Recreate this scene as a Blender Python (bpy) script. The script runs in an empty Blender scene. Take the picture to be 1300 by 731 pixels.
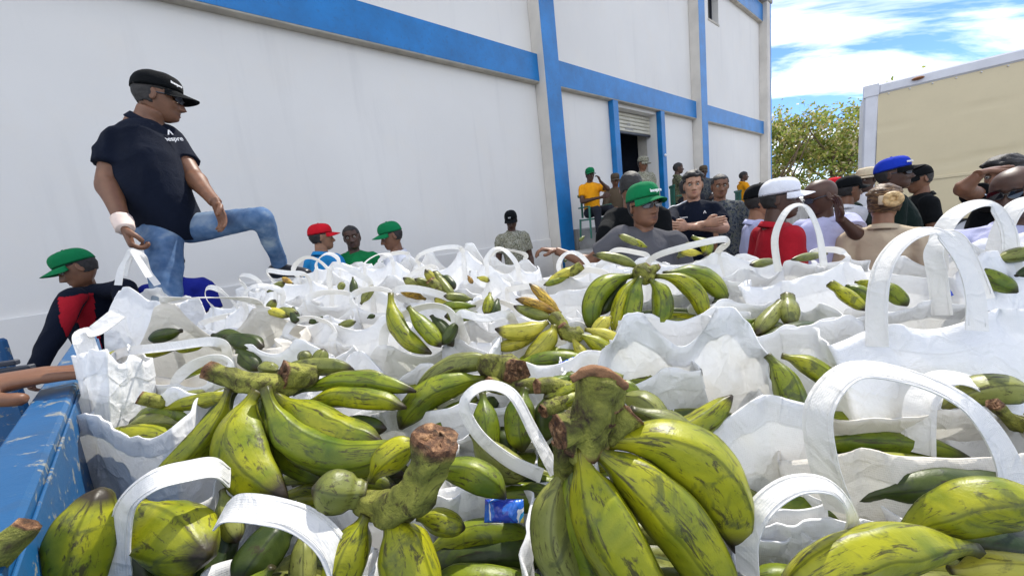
import bpy, math, random
import numpy as np
from mathutils import Vector, Matrix
random.seed(7); RNG = np.random.default_rng(11)
S = bpy.context.scene
COL = S.collection
# ------------------------------------------------------------------ camera
FPX = 470.0; CX, CY = 650.0, 365.5; CAMH = 1.55
PITCH = math.radians(8.77); ROLL = math.radians(-6.55)
_f = np.array([0, math.cos(PITCH), -math.sin(PITCH)]); _r = np.array([1.0, 0, 0]); _u = np.cross(_r, _f)
CR = math.cos(ROLL)*_r + math.sin(ROLL)*_u
CU = -math.sin(ROLL)*_r + math.cos(ROLL)*_u
CAM = np.array([0, 0, CAMH])
cd = bpy.data.cameras.new('camera'); cam = bpy.data.objects.new('camera', cd); COL.objects.link(cam)
cd.lens = 36*FPX/1300; cd.sensor_width = 36; cd.clip_start = 0.02; cd.clip_end = 3000
cam.matrix_world = Matrix(((CR[0], CU[0], -_f[0], 0), (CR[1], CU[1], -_f[1], 0), (CR[2], CU[2], -_f[2], CAMH), (0, 0, 0, 1)))
S.camera = cam
def ray(px, py): return (px-CX)/FPX*CR - (py-CY)/FPX*CU + _f
def at(px, py, d): return CAM + d*ray(px, py)          # point seen at a photo pixel, d metres deep
# ------------------------------------------------------------------ world, sun, exposure
SUN_AZ, SUN_EL = math.radians(33), math.radians(52)
S.view_settings.view_transform = 'Standard'; S.view_settings.look = 'None'
S.view_settings.exposure = 0.95; S.view_settings.gamma = 1
w = bpy.data.worlds.new('World'); S.world = w; w.use_nodes = True
nt = w.node_tree; nt.nodes.clear()
def N(nt, t, **k):
    n = nt.nodes.new(t)
    for a, b in k.items():
        if a.startswith('i_'): n.inputs[a[2:].replace('_', ' ')].default_value = b
        else: setattr(n, a, b)
    return n
sky = N(nt, 'ShaderNodeTexSky', sky_type='NISHITA', sun_disc=False, sun_elevation=SUN_EL, sun_rotation=SUN_AZ, air_density=0.85, dust_density=0.1, ozone_density=4.0, altitude=1200)
tc = N(nt, 'ShaderNodeTexCoord'); sx = N(nt, 'ShaderNodeSeparateXYZ'); nt.links.new(tc.outputs['Generated'], sx.inputs[0])
zz = N(nt, 'ShaderNodeMath', operation='MAXIMUM'); zz.inputs[1].default_value = 0.06; nt.links.new(sx.outputs['Z'], zz.inputs[0])
dx = N(nt, 'ShaderNodeMath', operation='DIVIDE'); dy = N(nt, 'ShaderNodeMath', operation='DIVIDE')
za = N(nt, 'ShaderNodeMath', operation='ADD'); za.inputs[1].default_value = 0.12; nt.links.new(zz.outputs[0], za.inputs[0])
for n, o in ((dx, 'X'), (dy, 'Y')):
    nt.links.new(sx.outputs[o], n.inputs[0]); nt.links.new(za.outputs[0], n.inputs[1])
cb = N(nt, 'ShaderNodeCombineXYZ'); nt.links.new(dx.outputs[0], cb.inputs[0]); nt.links.new(dy.outputs[0], cb.inputs[1])
mp = N(nt, 'ShaderNodeMapping'); mp.inputs['Rotation'].default_value = (0, 0, math.radians(35)); mp.inputs['Scale'].default_value = (0.55, 1.5, 1); mp.inputs['Location'].default_value = (1.1, 0.9, 0)
nt.links.new(cb.outputs[0], mp.inputs[0])
cn = N(nt, 'ShaderNodeTexNoise', i_Scale=1.1, i_Detail=9.0, i_Roughness=0.58, i_Distortion=0.35); nt.links.new(mp.outputs[0], cn.inputs['Vector'])
rp = N(nt, 'ShaderNodeValToRGB'); rp.color_ramp.elements[0].position = 0.42; rp.color_ramp.elements[1].position = 0.60
nt.links.new(cn.outputs['Fac'], rp.inputs[0])
mx = N(nt, 'ShaderNodeMixRGB'); mx.inputs[2].default_value = (9.0, 9.1, 9.1, 1)
gn = N(nt, 'ShaderNodeMixRGB', blend_type='MULTIPLY'); gn.inputs[0].default_value = 1; gn.inputs[2].default_value = (.53, .62, .80, 1); nt.links.new(sky.outputs[0], gn.inputs[1])
nt.links.new(rp.outputs[0], mx.inputs[0]); nt.links.new(gn.outputs[0], mx.inputs[1])
bg = N(nt, 'ShaderNodeBackground', i_Strength=0.145); nt.links.new(mx.outputs[0], bg.inputs[0])
wo = N(nt, 'ShaderNodeOutputWorld'); nt.links.new(bg.outputs[0], wo.inputs[0])
sl = bpy.data.lights.new('sun', 'SUN'); sl.energy = 2.9; sl.angle = math.radians(0.5); sl.color = (1.0, 0.95, 0.86)
so = bpy.data.objects.new('sun', sl); COL.objects.link(so)
so.rotation_euler = (math.pi/2-SUN_EL, 0, math.pi-SUN_AZ)
# ------------------------------------------------------------------ materials
MATS = {}
def principled(name, col, rough=0.6, spec=0.5, metal=0.0):
    m = bpy.data.materials.new(name); m.use_nodes = True; t = m.node_tree
    p = t.nodes['Principled BSDF']; p.inputs['Base Color'].default_value = (*col, 1); p.inputs['Roughness'].default_value = rough
    p.inputs['Specular IOR Level'].default_value = spec; p.inputs['Metallic'].default_value = metal
    return m, t, p
def ramp(t, fac, stops, interp='LINEAR'):
    r = t.nodes.new('ShaderNodeValToRGB'); r.color_ramp.interpolation = interp
    el = r.color_ramp.elements
    while len(el) < len(stops): el.new(0.5)
    for e, (p, c) in zip(el, stops):
        e.position = p; e.color = (*c, 1) if len(c) == 3 else c
    if fac is not None: t.links.new(fac, r.inputs[0])
    return r
def noise(t, vec, scale, detail=3, rough=0.55, dist=0.0):
    n = N(t, 'ShaderNodeTexNoise', i_Scale=scale, i_Detail=detail, i_Roughness=rough, i_Distortion=dist)
    if vec is not None: t.links.new(vec, n.inputs['Vector'])
    return n
def mix(t, fac, a, b, mode='MIX'):
    m = t.nodes.new('ShaderNodeMixRGB'); m.blend_type = mode
    for i, v in ((0, fac), (1, a), (2, b)):
        if isinstance(v, (int, float)): m.inputs[i].default_value = v
        elif isinstance(v, tuple): m.inputs[i].default_value = (*v, 1)
        else: t.links.new(v, m.inputs[i])
    return m.outputs[0]
def bump(t, p, h, strength=0.3, dist=0.01):
    b = t.nodes.new('ShaderNodeBump'); b.inputs['Strength'].default_value = strength; b.inputs['Distance'].default_value = dist
    t.links.new(h, b.inputs['Height']); t.links.new(b.outputs[0], p.inputs['Normal']); return b
def simple(name, col, rough=0.6, var=0.12, scale=8, spec=0.5, metal=0.0, bs=0.1, bd=0.004, bscale=60):
    if name in MATS: return MATS[name]
    m, t, p = principled(name, col, rough, spec, metal)
    c = t.nodes.new('ShaderNodeTexCoord'); n = noise(t, c.outputs['Object'], scale, 4)
    r = ramp(t, n.outputs[0], [(0.3, tuple(x*(1-var) for x in col)), (0.7, tuple(min(1, x*(1+var)) for x in col))])
    t.links.new(r.outputs[0], p.inputs['Base Color'])
    if bs: bump(t, p, noise(t, c.outputs['Object'], bscale, 3).outputs[0], bs, bd)
    MATS[name] = m; return m
def cloth(name, col, rough=0.9):
    if name in MATS: return MATS[name]
    m, t, p = principled(name, col, rough, 0.12)
    c = t.nodes.new('ShaderNodeTexCoord')
    n = noise(t, c.outputs['Object'], 5, 4)
    r = ramp(t, n.outputs[0], [(0.3, tuple(x*0.85 for x in col)), (0.7, tuple(min(1, x*1.1) for x in col))])
    t.links.new(r.outputs[0], p.inputs['Base Color'])
    a = noise(t, c.outputs['Object'], 14, 3, 0.6, 1.5)
    b = noise(t, c.outputs['Object'], 700, 2)
    bump(t, p, mix(t, 0.12, a.outputs[0], b.outputs[0]), 0.35, 0.02)
    p.inputs['Sheen Weight'].default_value = 0.02
    MATS[name] = m; return m
def camo(name, cols, scale=26, voro=False):
    m, t, p = principled(name, cols[0], 0.9, 0.2); c = t.nodes.new('ShaderNodeTexCoord')
    n = noise(t, c.outputs['Object'], scale, 2, 0.6, 0.6)
    st = [(0.0, cols[0]), (0.43, cols[1]), (0.52, cols[2]), (0.62, cols[3])]
    r = ramp(t, n.outputs[0], st, 'CONSTANT'); t.links.new(r.outputs[0], p.inputs['Base Color'])
    MATS[name] = m; return m
camo('camo_green', [(.045, .05, .03), (.14, .13, .08), (.07, .09, .045), (.24, .22, .16)])
camo('camo_blue', [(.02, .025, .035), (.055, .065, .08), (.10, .10, .09), (.035, .05, .04)], 34)
camo('camo_sand', [(.28, .27, .2), (.12, .12, .08), (.34, .33, .27), (.17, .18, .13)], 30)
def mat_jeans():
    m, t, p = principled('jeans', (.08, .14, .25), .9, .2); c = t.nodes.new('ShaderNodeTexCoord')
    n = noise(t, c.outputs['Object'], 3.6, 4, .55, .4); n2 = noise(t, c.outputs['Object'], 30, 4)
    r = ramp(t, n.outputs[0], [(.40, (.04, .09, .19)), (.53, (.08, .16, .30)), (.66, (.33, .40, .46))])
    col = mix(t, .25, r.outputs[0], ramp(t, n2.outputs[0], [(.3, (.02, .05, .12)), (.7, (.22, .28, .36))]).outputs[0])
    t.links.new(col, p.inputs['Base Color']); bump(t, p, n2.outputs[0], .4, .006)
    MATS['jeans'] = m
mat_jeans()
def mat_wall():
    m, t, p = principled('wall_paint', (.8, .78, .75), .85, .2); g = t.nodes.new('ShaderNodeNewGeometry')
    a = noise(t, g.outputs['Position'], .35, 5, .6); b = noise(t, g.outputs['Position'], 2.2, 6, .65)
    mpn = t.nodes.new('ShaderNodeMapping'); mpn.inputs['Scale'].default_value = (3.0, 3.0, .25); t.links.new(g.outputs['Position'], mpn.inputs[0])
    s = noise(t, mpn.outputs[0], 1.5, 5, .6)
    c = ramp(t, a.outputs[0], [(.3, (.67, .655, .625)), (.7, (.74, .725, .69))]).outputs[0]
    c = mix(t, ramp(t, b.outputs[0], [(.5, (0, 0, 0)), (.8, (.35, .35, .35))]).outputs[0], c, (.74, .69, .61))
    c = mix(t, ramp(t, s.outputs[0], [(.55, (0, 0, 0)), (.8, (.25, .25, .25))]).outputs[0], c, (.48, .47, .46))
    sp = t.nodes.new('ShaderNodeSeparateXYZ'); t.links.new(g.outputs['Position'], sp.inputs[0])
    lo = ramp(t, sp.outputs['Z'], [(.0, (1, 1, 1)), (1.0, (0, 0, 0))])
    mm = t.nodes.new('ShaderNodeMath'); mm.operation = 'MULTIPLY'; t.links.new(lo.outputs[0], mm.inputs[0]); t.links.new(b.outputs[0], mm.inputs[1])
    c = mix(t, mm.outputs[0], c, (.42, .40, .37))
    t.links.new(c, p.inputs['Base Color']); bump(t, p, noise(t, g.outputs['Position'], 45, 4).outputs[0], .15, .01)
    return m
MATS['wall'] = mat_wall()
def mat_paint(name, base, chip=(.55, .57, .58), amount=.62, scale=9, long=(1, 1, 1), fleck=.4):
    m, t, p = principled(name, base, .45, .5); c = t.nodes.new('ShaderNodeTexCoord')
    mpn = t.nodes.new('ShaderNodeMapping'); mpn.inputs['Scale'].default_value = long; t.links.new(c.outputs['Object'], mpn.inputs[0])
    a = noise(t, mpn.outputs[0], scale, 7, .7, .3); b = noise(t, c.outputs['Object'], 2.5, 4)
    col = ramp(t, b.outputs[0], [(.3, tuple(x*(1-.5*fleck) for x in base)), (.7, tuple(min(1, x*(1+.5*fleck)) for x in base))]).outputs[0]
    k = ramp(t, a.outputs[0], [(amount, (0, 0, 0)), (amount+.03, (1, 1, 1))])
    col = mix(t, k.outputs[0], col, chip)
    d = noise(t, c.outputs['Object'], 22, 5)
    col = mix(t, ramp(t, d.outputs[0], [(.55, (0, 0, 0)), (.75, (fleck,)*3)]).outputs[0], col, tuple(x*.35+.02 for x in base))
    t.links.new(col, p.inputs['Base Color']); bump(t, p, a.outputs[0], .25, .004)
    MATS[name] = m; return m
mat_paint('blue_paint', (.0, .155, .43), (.25, .40, .55), .80, 5)
mat_paint('truck_blue', (.004, .075, .20), (.20, .21, .20), .575, 34, (.45, .8, 1))
mat_paint('box_beige', (.60, .515, .335), (.55, .47, .31), .74, 1.0, fleck=.05)
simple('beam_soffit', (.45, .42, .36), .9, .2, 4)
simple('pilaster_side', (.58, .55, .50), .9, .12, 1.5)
simple('concrete', (.33, .32, .30), .9, .25, 3, bs=.3)
simple('asphalt', (.16, .155, .145), .95, .25, 1.2, bs=.4)
simple('white_metal', (.62, .63, .68), .45, .08, 3)
simple('shutter', (.55, .52, .42), .5, .12, 4)
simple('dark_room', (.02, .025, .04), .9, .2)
simple('black_plastic', (.012, .012, .014), .35, .1)
simple('lens', (.006, .006, .008), .08, .1, spec=.8, bs=0)
simple('chair_green', (.02, .13, .09), .4, .1)
simple('dark_steel', (.03, .035, .05), .5, .2)
simple('bark', (.16, .12, .08), .95, .3, 12, bs=.5, bd=.02)
simple('bandage', (.72, .58, .50), .95, .06, 30)
simple('print_white', (.8, .8, .8), .7, .02, bs=0)
simple('print_green', (.02, .12, .06), .7, .02, bs=0)
simple('eye_white', (.30, .27, .23), .3, .05, bs=0)
simple('hair_black', (.012, .010, .009), .6, .3, 60, bs=.6, bd=.006, bscale=160)
simple('hair_grey', (.09, .085, .08), .7, .3, 60, bs=.5, bscale=160)
simple('cut_brown', (.22, .11, .05), .9, .4, 60, bs=.8, bd=.006, bscale=120)
simple('rust', (.30, .12, .05), .8, .3)
simple('nail', (.5, .3, .24), .35, .05, bs=0)
def mat_bun():
    m, t, p = principled('hair_blond', (.3, .2, .08), .5, .4); c = t.nodes.new('ShaderNodeTexCoord')
    mpn = t.nodes.new('ShaderNodeMapping'); mpn.inputs['Scale'].default_value = (1, 1, 7); t.links.new(c.outputs['Object'], mpn.inputs[0])
    n = noise(t, mpn.outputs[0], 22, 4, .6, 1.0)
    r = ramp(t, n.outputs[0], [(.40, (.035, .018, .010)), (.55, (.12, .065, .028)), (.68, (.36, .22, .09))])
    t.links.new(r.outputs[0], p.inputs['Base Color']); bump(t, p, n.outputs[0], .6, .01); MATS['hair_blond'] = m
mat_bun()
simple('bun_blond', (.50, .34, .15), .5, .35, 60, bs=.7, bd=.006, bscale=90)
def mat_skin(name, tone):
    m, t, p = principled(name, tone, .48, .4); c = t.nodes.new('ShaderNodeTexCoord')
    a = t.nodes.new('ShaderNodeAttribute'); a.attribute_name = 'Col'
    n = noise(t, c.outputs['Object'], 22, 4)
    r = ramp(t, n.outputs[0], [(.3, tuple(x*.82 for x in tone)), (.7, tuple(x*1.15 for x in tone))])
    t.links.new(mix(t, 1.0, r.outputs[0], a.outputs['Color'], 'MULTIPLY'), p.inputs['Base Color'])
    p.inputs['Subsurface Weight'].default_value = .08; p.inputs['Subsurface Radius'].default_value = (.02, .008, .004)
    bump(t, p, noise(t, c.outputs['Object'], 160, 3).outputs[0], .15, .002)
    MATS[name] = m
mat_skin('skin_mid', (.17, .078, .042)); mat_skin('skin_dark', (.075, .037, .024)); mat_skin('skin_light', (.40, .22, .14)); mat_skin('skin_tan', (.27, .135, .075))
def mat_bag(name, base, dirt):
    m, t, p = principled(name, base, .62, .25)
    uv = t.nodes.new('ShaderNodeUVMap'); g = t.nodes.new('ShaderNodeNewGeometry'); oi = t.nodes.new('ShaderNodeObjectInfo')
    n = noise(t, g.outputs['Position'], 7, 5, .6)
    c = ramp(t, n.outputs[0], [(.30, tuple(x*.93 for x in base)), (.62, base)]).outputs[0]
    n2 = noise(t, g.outputs['Position'], 19, 6, .7, .8)
    c = mix(t, ramp(t, n2.outputs[0], [(.62, (0, 0, 0)), (.80, (.5, .5, .5))]).outputs[0], c, dirt)
    t.links.new(c, p.inputs['Base Color'])
    # non-woven emboss: small crossed dashes
    w1 = N(t, 'ShaderNodeTexWave', i_Scale=130.0, i_Distortion=.4); w2 = N(t, 'ShaderNodeTexWave', i_Scale=130.0, i_Distortion=.4); w2.bands_direction = 'Y'
    t.links.new(uv.outputs[0], w1.inputs[0]); t.links.new(uv.outputs[0], w2.inputs[0])
    wv = mix(t, 1.0, w1.outputs[0], w2.outputs[0], 'MULTIPLY')
    dv = noise(t, g.outputs['Position'], 9, 3, .6); dvm = t.nodes.new('ShaderNodeVectorMath'); dvm.operation = 'MULTIPLY_ADD'; t.links.new(dv.outputs['Color'], dvm.inputs[0]); dvm.inputs[1].default_value = (.16, .16, .16); t.links.new(g.outputs['Position'], dvm.inputs[2])
    vo = N(t, 'ShaderNodeTexVoronoi', i_Scale=11.0, feature='DISTANCE_TO_EDGE'); t.links.new(dvm.outputs[0], vo.inputs['Vector'])
    vr = ramp(t, vo.outputs[0], [(0, (1, 1, 1)), (.09, (.35, .35, .35)), (.4, (0, 0, 0))])
    cr = noise(t, g.outputs['Position'], 16, 4, .55, 2.2); cr2 = noise(t, g.outputs['Position'], 45, 3, .5, 1.2)
    b1 = t.nodes.new('ShaderNodeBump'); b1.inputs['Strength'].default_value = .28; b1.inputs['Distance'].default_value = .0012; t.links.new(wv, b1.inputs['Height'])
    b2 = t.nodes.new('ShaderNodeBump'); b2.inputs['Strength'].default_value = .35; b2.inputs['Distance'].default_value = .02
    t.links.new(mix(t, .30, mix(t, .25, cr.outputs[0], cr2.outputs[0]), vr.outputs[0]), b2.inputs['Height']); t.links.new(b1.outputs[0], b2.inputs['Normal']); t.links.new(b2.outputs[0], p.inputs['Normal'])
    tr = t.nodes.new('ShaderNodeBsdfTranslucent'); tr.inputs[0].default_value = (.90, .88, .82, 1)
    ms = t.nodes.new('ShaderNodeMixShader'); ms.inputs[0].default_value = .20
    out = [x for x in t.nodes if x.type == 'OUTPUT_MATERIAL'][0]
    t.links.new(p.outputs[0], ms.inputs[1]); t.links.new(tr.outputs[0], ms.inputs[2]); t.links.new(ms.outputs[0], out.inputs[0])
    MATS[name] = m
mat_bag('bag_white', (.88, .885, .89), (.62, .58, .50)); mat_bag('bag_cream', (.80, .76, .68), (.55, .47, .36)); mat_bag('strap_white', (.84, .83, .80), (.66, .62, .54))
def mat_fruit(name, lo, hi, spot=.60, dark=.55, roughn=.40):
    m, t, p = principled(name, hi, roughn, .32)
    uv = t.nodes.new('ShaderNodeUVMap'); c = t.nodes.new('ShaderNodeTexCoord'); oi = t.nodes.new('ShaderNodeObjectInfo')
    sp = t.nodes.new('ShaderNodeSeparateXYZ'); t.links.new(uv.outputs[0], sp.inputs[0])
    off = t.nodes.new('ShaderNodeVectorMath'); off.operation = 'MULTIPLY_ADD'
    cmb = t.nodes.new('ShaderNodeCombineXYZ'); t.links.new(oi.outputs['Random'], cmb.inputs[0]); t.links.new(oi.outputs['Random'], cmb.inputs[2])
    t.links.new(cmb.outputs[0], off.inputs[0]); off.inputs[1].default_value = (37, 0, 53); t.links.new(c.outputs['Object'], off.inputs[2])
    V = off.outputs[0]
    a = noise(t, V, 13, 4, .6, .4)
    base = ramp(t, a.outputs[0], [(.34, lo), (.62, hi)]).outputs[0]
    # ridge lines (five per fruit) darker
    r1 = t.nodes.new('ShaderNodeMath'); r1.operation = 'MULTIPLY'; r1.inputs[1].default_value = 5*2*math.pi; t.links.new(sp.outputs['X'], r1.inputs[0])
    r2 = t.nodes.new('ShaderNodeMath'); r2.operation = 'COSINE'; t.links.new(r1.outputs[0], r2.inputs[0])
    rr = ramp(t, r2.outputs[0], [(.90, (0, 0, 0)), (1.0, (dark, dark, dark))])
    base = mix(t, rr.outputs[0], base, tuple(x*.35 for x in lo))
    # streaks along the fruit and blotches
    mpn = t.nodes.new('ShaderNodeMapping'); mpn.inputs['Scale'].default_value = (9, 2.2, 1); t.links.new(uv.outputs[0], mpn.inputs[0])
    addv = t.nodes.new('ShaderNodeVectorMath'); addv.operation = 'ADD'; t.links.new(mpn.outputs[0], addv.inputs[0]); t.links.new(cmb.outputs[0], addv.inputs[1])
    vm = t.nodes.new('ShaderNodeVectorMath'); vm.operation = 'MULTIPLY_ADD'; t.links.new(cmb.outputs[0], vm.inputs[0]); vm.inputs[1].default_value = (91, 17, 33); t.links.new(mpn.outputs[0], vm.inputs[2])
    s = noise(t, vm.outputs[0], 2.6, 8, .72, .5)
    base = mix(t, ramp(t, s.outputs[0], [(spot, (0, 0, 0)), (spot+.07, (.85, .85, .85))]).outputs[0], base, (.035, .025, .012))
    s2 = noise(t, V, 75, 3, .6)
    base = mix(t, ramp(t, s2.outputs[0], [(.66, (0, 0, 0)), (.74, (.8, .8, .8))]).outputs[0], base, (.05, .035, .015))
    s3 = noise(t, V, 24, 5, .65, 1.2)
    base = mix(t, ramp(t, s3.outputs[0], [(.55, (0, 0, 0)), (.66, (.72, .72, .72))]).outputs[0], base, tuple(x*.35+.018 for x in lo))
    # neck and blossom end
    e = ramp(t, sp.outputs['Y'], [(0, (.9, .9, .9)), (.05, (.45, .45, .45)), (.16, (0, 0, 0)), (.86, (0, 0, 0)), (.95, (1, 1, 1))])
    ee = mix(t, 1.0, e.outputs[0], ramp(t, a.outputs[0], [(.2, (.5, .5, .5)), (.5, (1, 1, 1))]).outputs[0], 'MULTIPLY')
    base = mix(t, ee, base, (.03, .022, .012))
    t.links.new(base, p.inputs['Base Color'])
    hh = mix(t, .5, s2.outputs[0], s3.outputs[0]); bump(t, p, hh, .22, .006)
    MATS[name] = m
mat_fruit('fruit_lime', (.12, .16, .006), (.34, .335, .010), .54)
mat_fruit('fruit_green', (.065, .11, .006), (.22, .255, .010), .545)
mat_fruit('fruit_dark_shaded', (.014, .03, .005), (.055, .078, .012), .57)  # dark green skin, darkened further to paint shade among the fruits
mat_fruit('fruit_olive', (.11, .13, .025), (.23, .24, .055), .55)
mat_fruit('fruit_yellow', (.30, .29, .03), (.52, .46, .06), .57)
mat_fruit('fruit_ripe', (.25, .13, .02), (.60, .40, .05), .50)
def mat_stalk():
    m, t, p = principled('stalk', (.12, .14, .04), .7, .3); c = t.nodes.new('ShaderNodeTexCoord'); uv = t.nodes.new('ShaderNodeUVMap')
    sp = t.nodes.new('ShaderNodeSeparateXYZ'); t.links.new(uv.outputs[0], sp.inputs[0])
    a = noise(t, c.outputs['Object'], 22, 6, .65, .6); b = noise(t, c.outputs['Object'], 90, 5, .7)
    base = ramp(t, a.outputs[0], [(.34, (.035, .022, .012)), (.44, (.12, .125, .022)), (.62, (.30, .30, .05))]).outputs[0]
    e = ramp(t, sp.outputs['Y'], [(0, (1, 1, 1)), (.10, (1, 1, 1)), (.17, (0, 0, 0)), (1, (0, 0, 0))])
    cut = ramp(t, b.outputs[0], [(.32, (.03, .015, .01)), (.5, (.14, .065, .03)), (.68, (.42, .24, .12))]).outputs[0]
    t.links.new(mix(t, e.outputs[0], base, cut), p.inputs['Base Color']); c2 = noise(t, c.outputs['Object'], 48, 5, .7, 1.0); bc = p.inputs['Base Color'].links[0].from_socket; t.links.new(mix(t, ramp(t, c2.outputs[0], [(.54, (0, 0, 0)), (.64, (.8, .8, .8))]).outputs[0], bc, (.035, .02, .01)), p.inputs['Base Color']); bump(t, p, mix(t, .5, c2.outputs[0], b.outputs[0]), .9, .01)
    MATS['stalk'] = m
mat_stalk()
def mat_leaf():
    m, t, p = principled('leaf', (.10, .14, .03), .6, .3); g = t.nodes.new('ShaderNodeAttribute'); g.attribute_name = 'Col'
    t.links.new(g.outputs['Color'], p.inputs['Base Color'])
    tr = t.nodes.new('ShaderNodeBsdfTranslucent'); t.links.new(g.outputs['Color'], tr.inputs[0])
    ms = t.nodes.new('ShaderNodeMixShader'); ms.inputs[0].default_value = .4; out = [x for x in t.nodes if x.type == 'OUTPUT_MATERIAL'][0]
    t.links.new(p.outputs[0], ms.inputs[1]); t.links.new(tr.outputs[0], ms.inputs[2]); t.links.new(ms.outputs[0], out.inputs[0]); MATS['leaf'] = m
mat_leaf()
def mat_packet():
    m, t, p = principled('packet', (.03, .08, .5), .25, .6); c = t.nodes.new('ShaderNodeTexCoord')
    n = noise(t, c.outputs['Object'], 30, 2, .5, .9)
    r = ramp(t, n.outputs[0], [(0, (.02, .05, .42)), (.47, (.02, .14, .60)), (.53, (.75, .76, .80)), (.60, (.03, .30, .62)), (.68, (.60, .52, .10))], 'CONSTANT')
    t.links.new(r.outputs[0], p.inputs['Base Color']); bump(t, p, noise(t, c.outputs['Object'], 40, 4, .6, 1).outputs[0], .6, .01); MATS['packet'] = m
mat_packet()
M = MATS
# ------------------------------------------------------------------ object helpers
def tag(o, label=None, cat=None, group=None, kind=None):
    if label: o['label'] = label
    if cat: o['category'] = cat
    if group: o['group'] = group
    if kind: o['kind'] = kind
    return o
def empty(name, loc=(0, 0, 0), label=None, cat=None, group=None):
    o = bpy.data.objects.new(name, None); COL.objects.link(o); o.location = loc; o.empty_display_size = .1
    return tag(o, label, cat, group)
def meshobj(name, V, Fc, mat, parent=None, smooth=True, uv=None, col=None, mats=None, fm=None, origin=None):
    V = np.asarray(V, float)
    if parent is not None: org = np.array(parent_world(parent))
    elif origin is not None: org = np.array(origin, float)
    else: org = np.array([V[:, 0].mean(), V[:, 1].mean(), V[:, 2].min()])
    me = bpy.data.meshes.new(name); me.from_pydata((V-org).tolist(), [], [list(map(int, f)) for f in Fc])
    if smooth: me.polygons.foreach_set('use_smooth', [True]*len(me.polygons))
    if uv is not None:
        l = me.uv_layers.new(name='UVMap'); idx = np.empty(len(me.loops), int); me.loops.foreach_get('vertex_index', idx)
        if len(uv) == len(V): l.data.foreach_set('uv', np.asarray(uv, float)[idx].ravel())
        else: l.data.foreach_set('uv', np.asarray(uv, float).ravel())
    if col is not None:
        a = me.color_attributes.new('Col', 'FLOAT_COLOR', 'POINT'); c4 = np.ones((len(V), 4)); c4[:, :3] = col; a.data.foreach_set('color', c4.ravel())
    for mm in (mats or [mat]): me.materials.append(mm)
    if fm is not None: me.polygons.foreach_set('material_index', [int(x) for x in fm])
    me.update()
    o = bpy.data.objects.new(name, me); COL.objects.link(o)
    if parent is not None: o.parent = parent
    else: o.location = org
    return o
def parent_world(p):
    v = Vector((0, 0, 0))
    while p is not None: v = v + p.location; p = p.parent
    return v
def boxgeo(c, sx, sy, sz, ax=None, bev=0.0):
    """bevelled box: centre c, half sizes, axes ax (3x3 rows)"""
    ax = np.eye(3) if ax is None else np.asarray(ax, float); b = min(bev, sx*.9, sy*.9, sz*.9)
    if b <= 0:
        P = np.array([[x, y, z] for x in (-sx, sx) for y in (-sy, sy) for z in (-sz, sz)], float)
        Fc = [(0, 1, 3, 2), (4, 6, 7, 5), (0, 4, 5, 1), (2, 3, 7, 6), (0, 2, 6, 4), (1, 5, 7, 3)]
        return np.asarray(c)+P@ax, Fc
    import itertools
    P = []; idx = {}
    for s in itertools.product((-1, 1), repeat=3):
        for k in range(3):
            h = np.array([sx, sy, sz])-b; h[k] += b; idx[(s, k)] = len(P); P.append(np.array(s)*h)
    Fc = []
    for k in range(3):
        i, j = [(1, 2), (0, 2), (0, 1)][k]
        for s in (-1, 1):
            q = []
            for a, c_ in ((-1, -1), (1, -1), (1, 1), (-1, 1)):
                v = [0, 0, 0]; v[k] = s; v[i] = a; v[j] = c_; q.append(idx[(tuple(v), k)])
            Fc.append(q)
    for k in range(3):
        i, j = [(1, 2), (0, 2), (0, 1)][k]
        for a, c_ in itertools.product((-1, 1), repeat=2):
            v0 = [0, 0, 0]; v0[k] = -1; v0[i] = a; v0[j] = c_; v1 = list(v0); v1[k] = 1
            Fc.append([idx[(tuple(v0), i)], idx[(tuple(v1), i)], idx[(tuple(v1), j)], idx[(tuple(v0), j)]])
    for s in itertools.product((-1, 1), repeat=3): Fc.append([idx[(s, 0)], idx[(s, 1)], idx[(s, 2)]])
    # orient outward
    P = np.array(P); F2 = []
    for f in Fc:
        n = np.cross(P[f[1]]-P[f[0]], P[f[2]]-P[f[0]])
        F2.append(f if n@P[f].mean(0) > 0 else f[::-1])
    return np.asarray(c)+P@ax, F2
def join(parts):
    Vs, Fs, o = [], [], 0
    for V, Fc in parts:
        Vs.append(np.asarray(V)); Fs += [[i+o for i in f] for f in Fc]; o += len(V)
    return np.vstack(Vs), Fs
def nrm(v): v = np.asarray(v, float); return v/(np.linalg.norm(v)+1e-12)
def catmull(P, n):
    P = np.asarray(P, float); k = len(P)
    if k == 2: return P[0]+(P[1]-P[0])*np.linspace(0, 1, n)[:, None]
    Q = np.vstack([2*P[0]-P[1], P, 2*P[-1]-P[-2]]); t = np.linspace(0, k-1-1e-9, n); i = t.astype(int); u = (t-i)[:, None]
    a, b, c, d = Q[i], Q[i+1], Q[i+2], Q[i+3]
    return .5*(2*b+(c-a)*u+(2*a-5*b+4*c-d)*u*u+(3*b-a-3*c+d)*u**3)
def frames(C, hint=None):
    T = np.gradient(C, axis=0); T /= np.linalg.norm(T, axis=1)[:, None]+1e-12
    h = np.array([0, 0, 1.0]) if hint is None else np.asarray(hint, float)
    if abs(T[0]@nrm(h)) > .95: h = np.array([1.0, .2, 0])
    n = nrm(h-T[0]*(T[0]@h)); Ns = [n]
    for i in range(1, len(C)):
        n = Ns[-1]-T[i]*(T[i]@Ns[-1]); Ns.append(nrm(n))
    Ns = np.array(Ns); return T, Ns, np.cross(T, Ns)
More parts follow.
